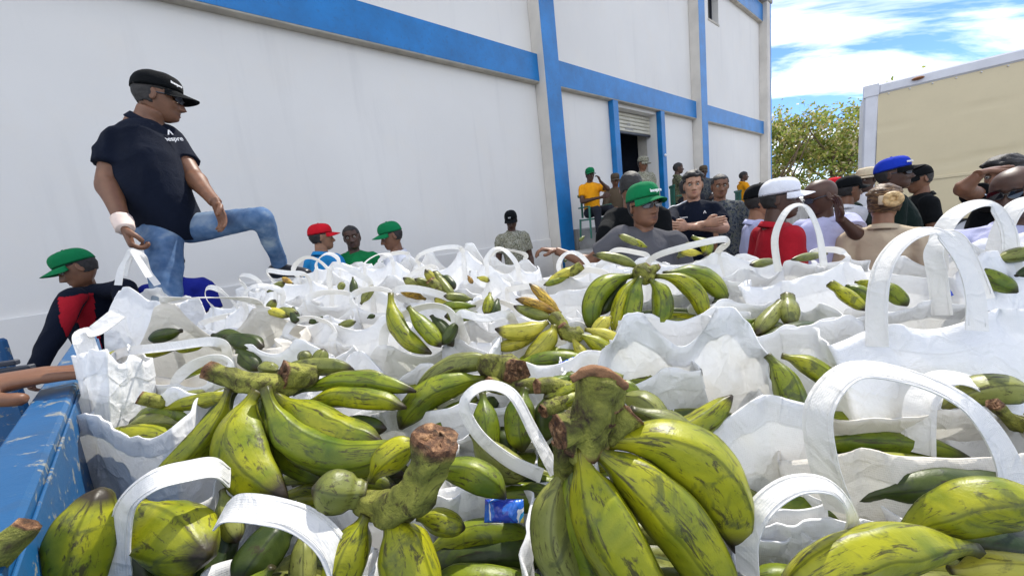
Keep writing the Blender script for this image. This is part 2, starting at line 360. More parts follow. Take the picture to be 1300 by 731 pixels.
def tube(C, R, n=12, R2=None, hint=None, prof=None, cap=True):
    """loft along C with radii R (across hint) and R2; prof(theta)->factor. returns V,F,uv(per vertex)"""
    C = np.asarray(C, float); R = np.asarray(R, float)*np.ones(len(C)); R2 = R if R2 is None else np.asarray(R2, float)*np.ones(len(C))
    T, A, B = frames(C, hint); th = np.linspace(0, 2*np.pi, n, endpoint=False); pf = np.ones(n) if prof is None else prof(th)
    V = C[:, None]+(np.cos(th)*pf)[None, :, None]*R[:, None, None]*A[:, None]+(np.sin(th)*pf)[None, :, None]*R2[:, None, None]*B[:, None]
    m = len(C); V = V.reshape(-1, 3)
    Fc = [(i*n+j, i*n+(j+1) % n, (i+1)*n+(j+1) % n, (i+1)*n+j) for i in range(m-1) for j in range(n)]
    uv = np.stack([np.tile(th/(2*np.pi), m), np.repeat(np.linspace(0, 1, m), n)], 1)
    if cap: Fc = Fc+[tuple(range(n))[::-1], tuple((m-1)*n+j for j in range(n))]
    return V, Fc, uv
def sphere(c, r, nu=14, nv=9, R=None):
    r = np.ones(3)*r; V = []
    for i in range(nv+1):
        a = math.pi*i/nv
        for j in range(nu):
            b = 2*math.pi*j/nu; V.append((math.sin(a)*math.cos(b), math.sin(a)*math.sin(b), math.cos(a)))
    V = np.array(V)*r
    if R is not None: V = V@np.asarray(R)
    Fc = [(i*nu+j, (i+1)*nu+j, (i+1)*nu+(j+1) % nu, i*nu+(j+1) % nu) for i in range(nv) for j in range(nu)]
    return V+np.asarray(c), Fc
_H = RNG.random(4096)
def vnoise(P):
    P = np.asarray(P); i = np.floor(P).astype(int); f = P-i; f = f*f*(3-2*f); r = 0
    for dx in (0, 1):
        for dy in (0, 1):
            for dz in (0, 1):
                h = _H[((i[..., 0]+dx)*73+(i[..., 1]+dy)*179+(i[..., 2]+dz)*283) % 4096]
                r = r+h*(f[..., 0] if dx else 1-f[..., 0])*(f[..., 1] if dy else 1-f[..., 1])*(f[..., 2] if dz else 1-f[..., 2])
    return r*2-1
def remesh(parts, voxel, smooth=4):
    V, Fc = join(parts); me = bpy.data.meshes.new('tmp'); me.from_pydata(V.tolist(), [], Fc)
    o = bpy.data.objects.new('tmp', me); COL.objects.link(o)
    m = o.modifiers.new('r', 'REMESH'); m.mode = 'VOXEL'; m.voxel_size = voxel
    s = o.modifiers.new('s', 'SMOOTH'); s.iterations = smooth; s.factor = .5
    dg = bpy.context.evaluated_depsgraph_get(); dg.update(); e = o.evaluated_get(dg); em = e.to_mesh()
    n = len(em.vertices); co = np.empty(n*3); em.vertices.foreach_get('co', co); co = co.reshape(-1, 3)
    nn = np.empty(n*3); em.vertices.foreach_get('normal', nn); nn = nn.reshape(-1, 3)
    li = np.empty(len(em.loops), int); em.loops.foreach_get('vertex_index', li)
    tot = np.empty(len(em.polygons), int); em.polygons.foreach_get('loop_total', tot)
    Fc = [list(x) for x in np.split(li, np.cumsum(tot)[:-1])]
    e.to_mesh_clear(); bpy.data.objects.remove(o); bpy.data.meshes.remove(me)
    return co, Fc, nn
def textmesh(s, size, name, mat, origin, right, up, parent, depth=.0015, bold=0.0):
    c = bpy.data.curves.new('t', 'FONT'); c.body = s; c.size = size; c.align_x = 'CENTER'; c.align_y = 'CENTER'; c.extrude = depth; c.offset = bold
    o = bpy.data.objects.new('t', c); COL.objects.link(o); dg = bpy.context.evaluated_depsgraph_get(); dg.update()
    em = o.evaluated_get(dg).to_mesh(); V = np.array([v.co[:] for v in em.vertices]); Fc = [list(p.vertices) for p in em.polygons]
    o.evaluated_get(dg).to_mesh_clear(); bpy.data.objects.remove(o)
    right = nrm(right); up = nrm(np.asarray(up)-right*(right@up)); nn = np.cross(right, up)
    return meshobj(name, np.asarray(origin)+V[:, :1]*right+V[:, 1:2]*up+V[:, 2:]*nn, Fc, mat, parent, smooth=False)
exec_order = []
# ================================================================== SETTING
WD = np.array([math.sin(.88139), math.cos(.88139), 0]); WN = np.array([-math.cos(.88139), math.sin(.88139), 0]); UP = np.array([0, 0, 1.0])
WAX = np.array([WD, WN, UP])
def wp(t, d, z): return t*WD+d*WN+z*UP
def wbox(t0, t1, d0, d1, z0, z1, bev=0.0): return boxgeo(wp((t0+t1)/2, (d0+d1)/2, (z0+z1)/2), (t1-t0)/2, (d1-d0)/2, (z1-z0)/2, WAX, bev)
def grid_sheet(x0, x1, y0, y1, z, n): 
    xs = np.linspace(x0, x1, n); ys = np.linspace(y0, y1, n); V = [(x, y, z) for x in xs for y in ys]
    return V, [(i*n+j, (i+1)*n+j, (i+1)*n+j+1, i*n+j+1) for i in range(n-1) for j in range(n-1)]
V, Fc = grid_sheet(-900, 900, -900, 900, 0, 3); tag(meshobj('ground', V, Fc, M['asphalt'], smooth=False, origin=(0, 0, 0)), kind='structure')
bld = empty('warehouse_building', wp(5, 5.2, 0), 'long white warehouse with bright blue beams and pilasters behind the crowd', 'building')
DP = 5.18
def bpart(name, geo, mat, parent=bld, label=None):
    o = meshobj(name, geo[0], geo[1], mat, parent, smooth=False)
    if label: o['label'] = label
    return o
wall = bpart('wall', join([wbox(-9, 7.88, DP, DP+.3, 0, 9.0), wbox(9.81, 13.3, DP, DP+.3, 0, 9.0), wbox(14.1, 18.3, DP, DP+.3, 0, 9.0), wbox(7.88, 9.81, DP, DP+.3, 4.1, 9.0),
     wbox(13.3, 14.1, DP, DP+.3, 0, 7.3), wbox(13.3, 14.1, DP, DP+.3, 8.25, 9.0), wbox(18.0, 18.3, DP+.3, 16, 0, 9.0), wbox(-9, 18.0, 15.7, 16, 0, 9.0), wbox(-9, -8.7, DP+.3, 15.7, 0, 9.0), wbox(-8.7, 18.0, DP+.3, 15.7, 8.7, 8.9)]), M['wall'])
bpart('plinth', wbox(-9, 5.38, DP-.035, DP, 0, 1.30, .006), M['wall'])
def pil(t0, t1, blue):
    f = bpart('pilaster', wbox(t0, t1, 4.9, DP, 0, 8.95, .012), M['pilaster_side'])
    bpart('blue_stripe', wbox(*blue, 4.896, 4.9, 0, 8.93), M['blue_paint'], f)
pil(-7.9, -7.5, (-7.9, -7.5)); pil(5.38, 5.784, (5.386, 5.784)); pil(11.93, 12.35, (11.936, 12.35)); pil(17.98, 18.42, (18.30, 18.42))
for a, b in ((-7.5, 5.38), (5.784, 11.93), (12.35, 17.98)):
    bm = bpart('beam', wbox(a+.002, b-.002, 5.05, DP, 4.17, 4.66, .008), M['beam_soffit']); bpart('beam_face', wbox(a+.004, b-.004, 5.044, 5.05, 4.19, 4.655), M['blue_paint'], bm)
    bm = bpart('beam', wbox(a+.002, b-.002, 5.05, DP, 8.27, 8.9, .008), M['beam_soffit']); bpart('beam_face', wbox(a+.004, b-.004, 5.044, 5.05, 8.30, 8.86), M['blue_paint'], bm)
bpart('parapet', wbox(-9, 18.5, 4.86, 5.5, 8.955, 9.12, .02), M['concrete'])
bpart('parapet_finial', wbox(18.1, 18.55, 4.8, 5.2, 9.122, 9.32, .03), M['concrete'])
for a in (7.68, 9.81): bpart('door_jamb', wbox(a, a+.2, 5.04, DP-.001, 0, 4.168, .008), M['blue_paint'])
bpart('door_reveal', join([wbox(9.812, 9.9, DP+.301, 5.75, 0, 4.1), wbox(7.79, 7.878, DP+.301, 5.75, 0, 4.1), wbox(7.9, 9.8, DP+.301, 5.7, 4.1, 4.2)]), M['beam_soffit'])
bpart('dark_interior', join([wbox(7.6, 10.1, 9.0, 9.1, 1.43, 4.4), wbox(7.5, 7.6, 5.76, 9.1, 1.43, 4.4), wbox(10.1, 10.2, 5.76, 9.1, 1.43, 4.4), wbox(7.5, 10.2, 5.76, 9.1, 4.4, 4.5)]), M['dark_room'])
sh = empty('roller_shutter', (0, 0, 0)); sh.parent = bld; 
for i in range(5):
    z = 3.64+.09*i
    bpart('slat', join([wbox(7.885, 9.805, 5.37+.012*(k % 2), 5.40, z+.009+.027*k, z+.034+.027*k, .004) for k in range(3)]) if False else wbox(7.885, 9.805, 5.365, 5.40, z+.004, z+.086, .018), M['shutter'], sh)
bpart('bottom_rail', wbox(7.885, 9.805, 5.35, 5.41, 3.585, 3.64, .01), M['dark_steel'], sh)
V, Fc = wbox(8.72, 8.86, 5.360, 5.364, 3.79, 3.85); bpart('painted_mark', (V, Fc), M['concrete'], sh)
V, Fc = wbox(8.62, 8.98, 5.360, 5.364, 3.69, 3.735); bpart('painted_mark', (V, Fc), M['concrete'], sh)
wn = bpart('window', join([wbox(13.3, 14.1, DP+.22, DP+.25, 7.3, 8.25)]), M['lens'], bld)
bpart('sill', wbox(13.28, 14.12, DP-.02, DP+.22, 7.24, 7.298, .005), M['beam_soffit'], wn)
bpart('frame', join([wbox(13.3, 13.34, DP+.19, DP+.219, 7.3, 8.25), wbox(14.06, 14.1, DP+.19, DP+.219, 7.3, 8.25), wbox(13.68, 13.72, DP+.19, DP+.219, 7.3, 8.25)]), M['dark_steel'], wn)
for t, z in ((9.9, 3.05),): bpart('door_lamp', sphere(wp(t, 5.02, z), .035, 8, 6), M['print_white'])
# dock platform and its steps
dk = empty('loading_dock', wp(12, 4, 0), 'grey concrete loading dock running along the warehouse below the door', 'loading dock')
bpart('platform', wbox(5.9, 18.3, 3.55, 4.894, 0, 1.42, .02), M['concrete'], dk)
bpart('platform_back', wbox(5.9, 7.66, 4.9, DP-.002, 0, 1.42), M['concrete'], dk)
bpart('platform_sill', wbox(7.9, 9.8, 4.9, 9.1, 0, 1.425), M['concrete'], dk)
for i in range(3): bpart('step', wbox(5.0-.0, 5.88, 3.2+.22*i, 4.5, .35*i, .35*(i+1)-.002, .01), M['concrete'], dk)
# side of a second truck: white framed cargo box with beige panel
tk = empty('cargo_truck', (9.5, 7.4, 0), 'white framed cargo truck box with a dented beige side panel on the right', 'truck')
ta = math.radians(131.5); TD = np.array([math.sin(ta), math.cos(ta), 0]); TN = np.array([math.cos(ta), -math.sin(ta), 0]); TN = -TN if TN@np.array([7.9, 8.2, 0]) < 0 else TN
T0 = np.array([7.86, 8.2, 0]); TAX = np.array([TD, TN, UP])
def tbox(s0, s1, d0, d1, z0, z1, bev=0.0): return boxgeo(T0+(s0+s1)/2*TD+(d0+d1)/2*TN+(z0+z1)/2*UP, (s1-s0)/2, (d1-d0)/2, (z1-z0)/2, TAX, bev)
# dented beige skin
ns, nz = 90, 40; Vp = []
for i in range(ns):
    for j in range(nz):
        s = .2+8.2*i/(ns-1); z = .78+2.68*j/(nz-1)
        arc = 1.72+.34*(1-math.exp(-(s-.4)/1.2)) if s > .4 else 1.72
        arc2 = 2.75+.22*math.sin(min(s, 6)/6*1.6)
        d = .02*math.exp(-((z-arc)/.035)**2)*min(1, max(0, (s-.6))) + .012*math.exp(-((z-arc2)/.02)**2)
        d += .008*float(vnoise(np.array([s*.8, z*.9, 2.]))) - .02*math.sin(math.pi*(z-1.16)/2.3)
        Vp.append(T0+s*TD+d*TN+z*UP)
Fp = [(i*nz+j, (i+1)*nz+j, (i+1)*nz+j+1, i*nz+j+1) for i in range(ns-1) for j in range(nz-1)]
meshobj('side_panel', Vp, Fp, M['box_beige'], tk)
bpart('corner_post', tbox(-.02, .2, -.03, .2, 1.1, 3.66, .03), M['white_metal'], tk)
bpart('top_rail', tbox(.2, 8.5, -.03, .08, 3.46, 3.66, .03), M['white_metal'], tk)
bpart('bottom_rail', tbox(.2, 8.5, -.03, -.012, 1.60, 1.66, .006), M['box_beige'], tk)
bpart('box_body', join([tbox(.0, 8.5, .2, 2.4, 1.1, 3.62)]), M['white_metal'], tk)
bpart('corner_casting', tbox(-.035, .21, -.045, .0, 3.44, 3.68, .01), M['white_metal'], tk)
bpart('marker_lamp', sphere(T0+.75*TD-.04*TN+3.58*UP, (.09, .09, .03), 12, 6), M['rust'], tk)
bpart('tie_down_bracket', join([tbox(2.15, 2.19, -.09, -.0, 1.36, 1.52, .01), tbox(2.05, 2.29, -.1, -.06, 1.50, 1.53, .008), tbox(2.07, 2.27, -.1, -.06, 1.36, 1.39, .008)]), M['dark_steel'], tk)
bpart('chassis', tbox(.2, 8.4, .5, 1.9, .75, 1.098), M['dark_steel'], tk)
for i in range(26): bpart('rivet', sphere(T0+(.35+.3*i)*TD-.012*TN+3.43*UP, .014, 6, 4), M['white_metal'], tk)
for s in (1.6, 2.9, 7.3):
    for d in (.15, 1.95):
        c = T0+s*TD+d*TN+.5*UP
        wv, wf, _ = tube([c, c+.28*TN], .5, 28); wh = bpart('wheel', (wv, wf), M['black_plastic'], tk)
        wv, wf, _ = tube([c-.02*TN, c+.05*TN], .24, 20); bpart('rim', (wv, wf), M['white_metal'], wh)
# trees beyond the warehouse corner
def tree(loc, h, spread, n, label, seed):
    rg = np.random.default_rng(seed); loc = np.array(loc, float)
    t = empty('broadleaf_tree', loc, label, 'tree', 'trees behind the warehouse corner')
    parts = []; C = catmull([loc, loc+[.1, 0, h*.2], loc+[-.1, .1, h*.42]], 8); v, f, _ = tube(C, np.linspace(.22, .13, 8), 9); parts.append((v, f)); tips = []
    for k in range(9):
        a = rg.uniform(0, 6.28); e = loc+[spread*.75*math.cos(a), spread*.75*math.sin(a), h*rg.uniform(.55, .97)]
        b = C[rg.integers(3, 8)]; mid = (b+e)/2+rg.normal(0, .25, 3); c2 = catmull([b, mid, e], 8); v, f, _ = tube(c2, np.linspace(.075, .02, 8), 6); parts.append((v, f)); tips += [mid, e, c2[6]]
    bpart('trunk', join(parts), M['bark'], t)
    tips = np.array(tips+[loc+[rg.uniform(-1, 1)*spread*.8, rg.uniform(-1, 1)*spread*.8, h*rg.uniform(.3, .92)] for _ in range(26)])
    c = tips[rg.integers(0, len(tips), n)]+rg.normal(0, 1, (n, 3))*np.array([.42, .42, .34])*spread/2.4
    d1 = rg.normal(0, 1, (n, 3)); d1 /= np.linalg.norm(d1, axis=1)[:, None]; d2 = np.cross(d1, rg.normal(0, 1, (n, 3))); d2 /= np.linalg.norm(d2, axis=1)[:, None]
    L = rg.uniform(.07, .15, (n, 1)); Wd = L*.55
    keepm = vnoise(c*1.25) > .02; c, d1, d2, L, Wd = c[keepm], d1[keepm], d2[keepm], L[keepm], Wd[keepm]; n = len(c)
    V = np.stack([c-d1*L, c-d2*Wd*.9, c+d1*L, c+d2*Wd*.9], 1).reshape(-1, 3); Fc = np.arange(4*n).reshape(-1, 4)
    base = np.array([[.24, .30, .06], [.36, .38, .09], [.50, .42, .16], [.17, .23, .05], [.60, .52, .34]])[rg.choice(5, n, p=[.3, .28, .17, .17, .08])]*rg.uniform(.7, 1.3, (n, 1))
    meshobj('crown', V, Fc, M['leaf'], t, smooth=False, col=np.repeat(base, 4, 0))
tree((15.6, 21.5, 0), 6.6, 2.3, 9000, 'sparse yellowish tree closest to the blue warehouse corner', 1)
tree((18.6, 21.0, 0), 6.7, 2.5, 10000, 'sparse leafy tree partly behind the white truck post', 2)
tree((17.2, 23.5, 0), 6.3, 2.6, 9000, 'tree with thin yellow green crown between its two neighbours', 3)
tree((22.2, 22.5, 0), 6.2, 2.5, 7000, 'leafy tree mostly hidden behind the cargo truck', 4)
# ------------------------------------------------------------------ the truck whose bed we look over
TA = np.array([-.719, .695, 0]); TB = np.array([.695, .719, 0]); TBX = np.array([TA, TB, UP])
def fbox(a0, a1, b0, b1, z0, z1, bev=0.0): return boxgeo((a0+a1)/2*TA+(b0+b1)/2*TB+(z0+z1)/2*UP, (a1-a0)/2, (b1-b0)/2, (z1-z0)/2, TBX, bev)
bed = empty('flatbed_truck', fbox(0, .1, .7, .8, 0, .1)[0].mean(0)*[1, 1, 0], 'blue truck bed with chipped side rail that carries the white bags', 'truck')
BZ = .84
bpart('bed_floor', fbox(-2.4, 2.9, -.15, 1.55, BZ-.06, BZ, .01), M['truck_blue'], bed)
bpart('side_rail', fbox(-2.4, 2.2, -.166, -.110, .80, 1.33, .005), M['truck_blue'], bed)
bpart('side_rail', fbox(-2.4, 2.9, 1.60, 1.68, .80, 1.16, .006), M['truck_blue'], bed)
bpart('head_board', fbox(2.9, 2.96, -.15, 1.6, .80, 1.12, .006), M['truck_blue'], bed)
bpart('rail_lip', fbox(-2.4, 2.2, -.110, -.106, 1.27, 1.315, .0015), M['truck_blue'], bed)
bpart('outer_panel', fbox(-2.4, 2.2, -.23, -.168, .95, 1.05, .01), M['truck_blue'], bed)
bpart('chassis', fbox(-2.3, 2.9, .2, 1.2, .45, .778, .01), M['dark_steel'], bed)
for a in (-1.5, 2.0):
    for b in (-.12, 1.28):
        c = a*TA+b*TB+.36*UP; wv, wf, _ = tube([c, c+.24*TB], .36, 28); wh = bpart('wheel', (wv, wf), M['black_plastic'], bed)
# blue steel gate with latch, standing open at the left edge
gt = at(8, 462, 1.55)
gs = empty('steel_gate', (gt[0]-.35, gt[1], 0), 'blue steel gate panel with dark latch at the left edge', 'gate')
gx = nrm(at(8, 462, 1.55)-at(-80, 462, 1.5)); gx[2] = 0; gx = nrm(gx); GAX = np.array([gx, np.cross(UP, gx), UP])
bpart('panel', boxgeo(gt-gx*.42+UP*(-.42), .44, .02, .53, GAX, .01), M['truck_blue'], gs)
l1 = at(14, 470, 1.45); l2 = at(30, 462, 1.45)
bpart('latch', join([boxgeo(l1, .07, .015, .012, GAX, .004), boxgeo(l1+UP*.03-gx*.02, .05, .012, .01, GAX, .004), boxgeo(l1-UP*.02+gx*.03, .03, .02, .012, GAX, .004)]), M['dark_steel'], gs)
# ================================================================== BAGS (cloth solved with a small position-based solver)
NU, NV = 72, 20
def xy(px, py, z): r = ray(px, py); k = (z-CAMH)/r[2]; return CAM+k*r
BAGS = []
def bag(px, py, d, W, D, yaw, label, lift=(0, 0, 0, 0), fill=.10, hs=((.15, .1, 0), (.15, .1, 0)), cream=False, rim=None, tilt=(0, 0), hw=.030, contents=None, drop=0.0, seed=None, soft=1.0, close=None):
    """px,py,d: where the middle of the mouth is. lift: rise of the four handle roots (front L,R, back L,R). fill: how far the contents stay below the rim.
    hs: per handle (height, lean outwards, sideways) or None"""
    p = at(px, py, d); p[2] -= .085 if d > 1.5 else .05 if d > 1.25 else .012
    if fill <= .065 and .62 < d < 1.3: p[2] += .032
    lift = tuple(x*(.6 if d > 1.1 else .8) for x in lift)
    BAGS.append(dict(p=p, W=W*1.06, D=D*1.2, yaw=math.radians(yaw), label=label, lift=lift, fill=fill, hs=hs, cream=cream, tilt=tilt, hw=hw, H=max(.3, p[2]-BZ-.005) if rim is None else rim, i=len(BAGS), soft=soft, close=(.15 if fill <= .065 else .55) if close is None else close))
    return BAGS[-1]
def build_bags():
    B = len(BAGS); rg = np.random.default_rng(5)
    W = np.array([b['W'] for b in BAGS]); D = np.array([b['D'] for b in BAGS]); H = np.array([b['H'] for b in BAGS])
    slack = 1.07
    P = np.zeros((B, NV, NU, 3), np.float32); Lh = (2*(W+D)*slack/NU).astype(np.float32)
    cor = []
    for k, b in enumerate(BAGS):
        per = 2*(W[k]+D[k]); s = (np.arange(NU)/NU*per+per*.0) % per
        x = np.where(s < W[k], -W[k]/2+s, np.where(s < W[k]+D[k], W[k]/2, np.where(s < 2*W[k]+D[k], W[k]/2-(s-W[k]-D[k]), -W[k]/2)))
        y = np.where(s < W[k], -D[k]/2, np.where(s < W[k]+D[k], -D[k]/2+(s-W[k]), np.where(s < 2*W[k]+D[k], D[k]/2, D[k]/2-(s-2*W[k]-D[k]))))
        P[k, :, :, 0] = x; P[k, :, :, 1] = y; P[k, :, :, 2] = (np.linspace(0, 1, NV)*H[k])[:, None]
        f = [int(round(u/per*NU)) % NU for u in (W[k]*.24, W[k]*.76, W[k]+D[k]+W[k]*.76, W[k]+D[k]+W[k]*.24)]
        b['att'] = f; b['per'] = per   # front L, front R, back L, back R
    Lv = (H/(NV-1)*1.02).astype(np.float32)
    # rest shape: the sewn box pulled out of true, its rim leaning in and out in long folds
    for k, b in enumerate(BAGS):
        q = P[k].astype(float); up_ = np.linspace(0, 1, NV)[:, None]; sx_, sy_ = q[..., 0]/W[k]*2, q[..., 1]/D[k]*2
        n1 = vnoise(np.stack([q[..., 0]*7+k*3.1, q[..., 1]*7+k, q[..., 2]*4], -1)); n2 = vnoise(np.stack([q[..., 0]*17+k, q[..., 1]*17+k*5, q[..., 2]*9], -1)); n3 = vnoise(np.stack([sx_*1.6+k*7, sy_*1.6, 0*sx_+k], -1))
        sf = 1.0/b['soft']**.7; pinch = 1-.16*sf*np.abs(n3)*up_**3
        q[..., 0] = q[..., 0]*pinch+(n1*.014+n2*.004)*sf*(.3+up_)*np.sign(sx_)*(np.abs(sx_) > .95)
        cl = b['close']; q[..., 0] *= 1-cl*.30*(1-np.abs(sy_))*(np.abs(sx_) > .95)*up_**2
        q[..., 1] = q[..., 1]*(1-cl*up_**3.5)+(n1*.020+n2*.006)*sf*(.3+up_)
        q[..., 2] += up_**3*(n3*.028*sf)
        for j, u in enumerate(b['att']):
            du = np.minimum(np.abs(np.arange(NU)-u), NU-np.abs(np.arange(NU)-u))*Lh[k]
            q[..., 2] += up_**2*np.exp(-(du/.075)**2)[None]*max(b['lift'][j], -.9)
            q[-1:, :, 1] -= 0
        P[k] = q
    REST = P.copy(); P += rg.normal(0, .003, P.shape).astype(np.float32); P[:, 0, :, 2] = 0
    # lumpy contents inside: keep-out shape
    a = (W*.47)[:, None, None].astype(np.float32); bb = (D*.46)[:, None, None].astype(np.float32)
    zc = (H-np.array([b['fill'] for b in BAGS]))[:, None, None].astype(np.float32)
    ph = rg.uniform(0, 6.28, (B, 1, 1)).astype(np.float32); ph2 = rg.uniform(0, 6.28, (B, 1, 1)).astype(np.float32)
    pins = np.zeros((B, 4, 3), np.float32); pw = np.zeros((B, 4), bool)
    for k, b in enumerate(BAGS):
        for j, u in enumerate(b['att']):
            q = P[k, -1, u].copy(); pins[k, j] = q; pw[k, j] = b['lift'][j] > -.9
    Lh_, Lv_ = Lh[:, None, None, None], Lv[:, None, None, None]; Ld_ = np.sqrt(Lh_**2+Lv_**2)
    ln3 = lambda E: np.sqrt((E*E).sum(-1, keepdims=True))*1.03
    rh1, rh2, rh4 = [ln3(np.roll(REST, -n_, 2)-REST) for n_ in (1, 2, 4)]; rv1, rv2, rv4 = [ln3(REST[:, n_:]-REST[:, :-n_]) for n_ in (1, 2, 4)]
    rdg = {sg_: ln3(np.roll(REST, -sg_, 2)[:, 1:]-REST[:, :-1]) for sg_ in (1, -1)}
    V = np.zeros_like(P); dt = .016
    ks = np.arange(B); att = np.array([b['att'] for b in BAGS]); wall = np.stack([W/2+.018, D/2+.018], 1).astype(np.float32)[:, None, None, :]
    soft = np.array([b['soft'] for b in BAGS])[:, None, None, None].astype(np.float32)
    mem = .085*np.minimum(soft, 1.6)
    for it in range(60):
        V[..., 2] -= 7*dt; V *= .96; Q = P+V*dt; Q += (REST-Q)*mem
        for sub in range(4):
            acc = np.zeros_like(Q)
            # ring edges
            E = np.roll(Q, -1, 2)-Q; l = np.sqrt((E*E).sum(-1, keepdims=True))+1e-9; c = E*((l-rh1)/l)*.5; acc += c; acc -= np.roll(c, 1, 2)
            E = np.roll(Q, -2, 2)-Q; l = np.sqrt((E*E).sum(-1, keepdims=True))+1e-9; c = E*((l-rh2)/l)*.13*soft; acc += c; acc -= np.roll(c, 2, 2)
            E = np.roll(Q, -4, 2)-Q; l = np.sqrt((E*E).sum(-1, keepdims=True))+1e-9; c = E*(np.minimum(0, l-rh4*.97)/l)*.10*soft; acc += c; acc -= np.roll(c, 4, 2)
            E = Q[:, 1:]-Q[:, :-1]; l = np.sqrt((E*E).sum(-1, keepdims=True))+1e-9; c = E*((l-rv1)/l)*.5; acc[:, :-1] += c; acc[:, 1:] -= c
            E = Q[:, 2:]-Q[:, :-2]; l = np.sqrt((E*E).sum(-1, keepdims=True))+1e-9; c = E*((l-rv2)/l)*.14*soft; acc[:, :-2] += c; acc[:, 2:] -= c
            E = Q[:, 4:]-Q[:, :-4]; l = np.sqrt((E*E).sum(-1, keepdims=True))+1e-9; c = E*(np.minimum(0, l-rv4*.97)/l)*.12*soft; acc[:, :-4] += c; acc[:, 4:] -= c
            for sgn in (1, -1):
                R_ = np.roll(Q, -sgn, 2); E = R_[:, 1:]-Q[:, :-1]; l = np.sqrt((E*E).sum(-1, keepdims=True))+1e-9; c = E*((l-rdg[sgn])/l)*.22
                acc[:, :-1] += c; acc[:, 1:] -= np.roll(c, sgn, 2)
            Q += acc*.55
            # keep-out
            th = np.arctan2(Q[..., 1], Q[..., 0]); zq = Q[..., 2]
            sz = np.sqrt(np.clip((zc-zq)/.07, 0, 1)); lum = 1+.035*np.sin(3*th+ph+zq*9)+.03*np.sin(7*th+ph2-zq*21)
            r = ((np.abs(Q[..., 0])/a)**4+(np.abs(Q[..., 1])/bb)**4)**.25+1e-6; tgt = sz*lum
            fac = np.where(r < tgt, np.minimum(tgt/r, 3), 1)[..., None]; Q[..., :2] *= 1+(fac-1)*.7
            ov = np.abs(Q[..., :2])-wall; Q[..., :2] -= np.sign(Q[..., :2])*np.maximum(ov, 0)*.6
            Q[..., 2] = np.maximum(Q[..., 2], 0); Q[:, 0, :, 2] = 0
            for j in range(4):
                sel = pw[:, j]; Q[ks[sel], -1, att[sel, j]] = pins[sel, j]
                for o in (-1, 1): Q[ks[sel], -1, (att[sel, j]+o) % NU, 2] += (pins[sel, j, 2]-Q[ks[sel], -1, (att[sel, j]+o) % NU, 2])*.5
                Q[ks[sel], -2, att[sel, j]] += (pins[sel, j]-np.array([0, 0, 1], np.float32)*Lv[sel, None]-Q[ks[sel], -2, att[sel, j]])*.5
        V = (Q-P)/dt; sp = np.sqrt((V*V).sum(-1, keepdims=True)); V *= np.minimum(1, 1.5/(sp+1e-6)); P = Q
    for k, b in enumerate(BAGS): place_bag(b, P[k].astype(float))
def sub2(G):
    """smooth refine of an (M,N,3) grid, closed in N"""
    def half(G, ax, closed):
        if closed:
            nx = np.roll(G, -1, ax); pv = np.roll(G, 1, ax); n2 = np.roll(G, -2, ax)
            m = (-pv+9*G+9*nx-n2)/16; out = np.stack([G, m], ax+1); s = list(G.shape); s[ax] *= 2; return out.reshape(s)
        Gp = np.concatenate([2*G[:1]-G[1:2], G, 2*G[-1:]-G[-2:-1]], 0); m = (-Gp[:-3]+9*Gp[1:-2]+9*Gp[2:-1]-Gp[3:])/16
        out = np.empty((2*G.shape[0]-1,)+G.shape[1:]); out[0::2] = G; out[1::2] = m; return out
    return half(half(G, 1, True), 0, False)
def strap(b, pts, wpx, stitch=()):
    """a handle bent by hand: points (px, py, depth) along its middle"""
    P = np.array([at(*p) for p in pts]); dm = np.mean([p[2] for p in pts]); C = catmull(P, 56); cen = C.mean(0); T = np.gradient(C, axis=0); T /= np.linalg.norm(T, axis=1)[:, None]+1e-9
    tc_ = nrm(CAM-cen); rad = C-cen; rad /= np.linalg.norm(rad, axis=1)[:, None]+1e-9; nr = tc_[None]*.75+rad*.55+UP[None]*.2; Wv = np.cross(T, nr); Wv /= np.linalg.norm(Wv, axis=1)[:, None]+1e-9; nr = np.cross(Wv, T)
    hw = wpx*dm/FPX/2; rows = []; al = np.linspace(0, 1, len(C)); cup = hw*.12*np.sin(al*7+wpx)[:, None]
    for e, g_ in ((-1, 1), (-.4, 1), (.4, 1), (1, 1), (1, -1), (.4, -1), (-.4, -1), (-1, -1)): rows.append(C+Wv*hw*e+nr*(.0009*g_+cup*e*e))
    V = np.stack(rows, 1).reshape(-1, 3); n = len(C); Fh = [(i*8+j, i*8+j+1, (i+1)*8+j+1, (i+1)*8+j) for i in range(n-1) for j in (0, 1, 2, 4, 5, 6)]
    E1 = np.stack([rows[3], rows[4], rows[7], rows[0]], 1).reshape(-1, 3); o8 = len(V); V = np.vstack([V, E1]); Fh += [(o8+i*4+j, o8+i*4+j+1, o8+(i+1)*4+j+1, o8+(i+1)*4+j) for i in range(n-1) for j in (0, 2)]
    uv = np.vstack([np.stack([np.tile(np.array([-1, -.4, .4, 1, 1, .4, -.4, -1])*hw, n), np.repeat(np.linspace(0, .6, n), 8)], 1), np.zeros((n*4, 2))])
    ho = meshobj('handle', V, Fh, M['strap_white'], b['root'], uv=uv)
    for side_ in (-.72, .72):   # sewn seam along each edge
        v, f, _ = tube(C[::2]+Wv[::2]*hw*side_+nr[::2]*.0012, .0005, 4); meshobj('stitching', v, f, M['strap_white'], ho)
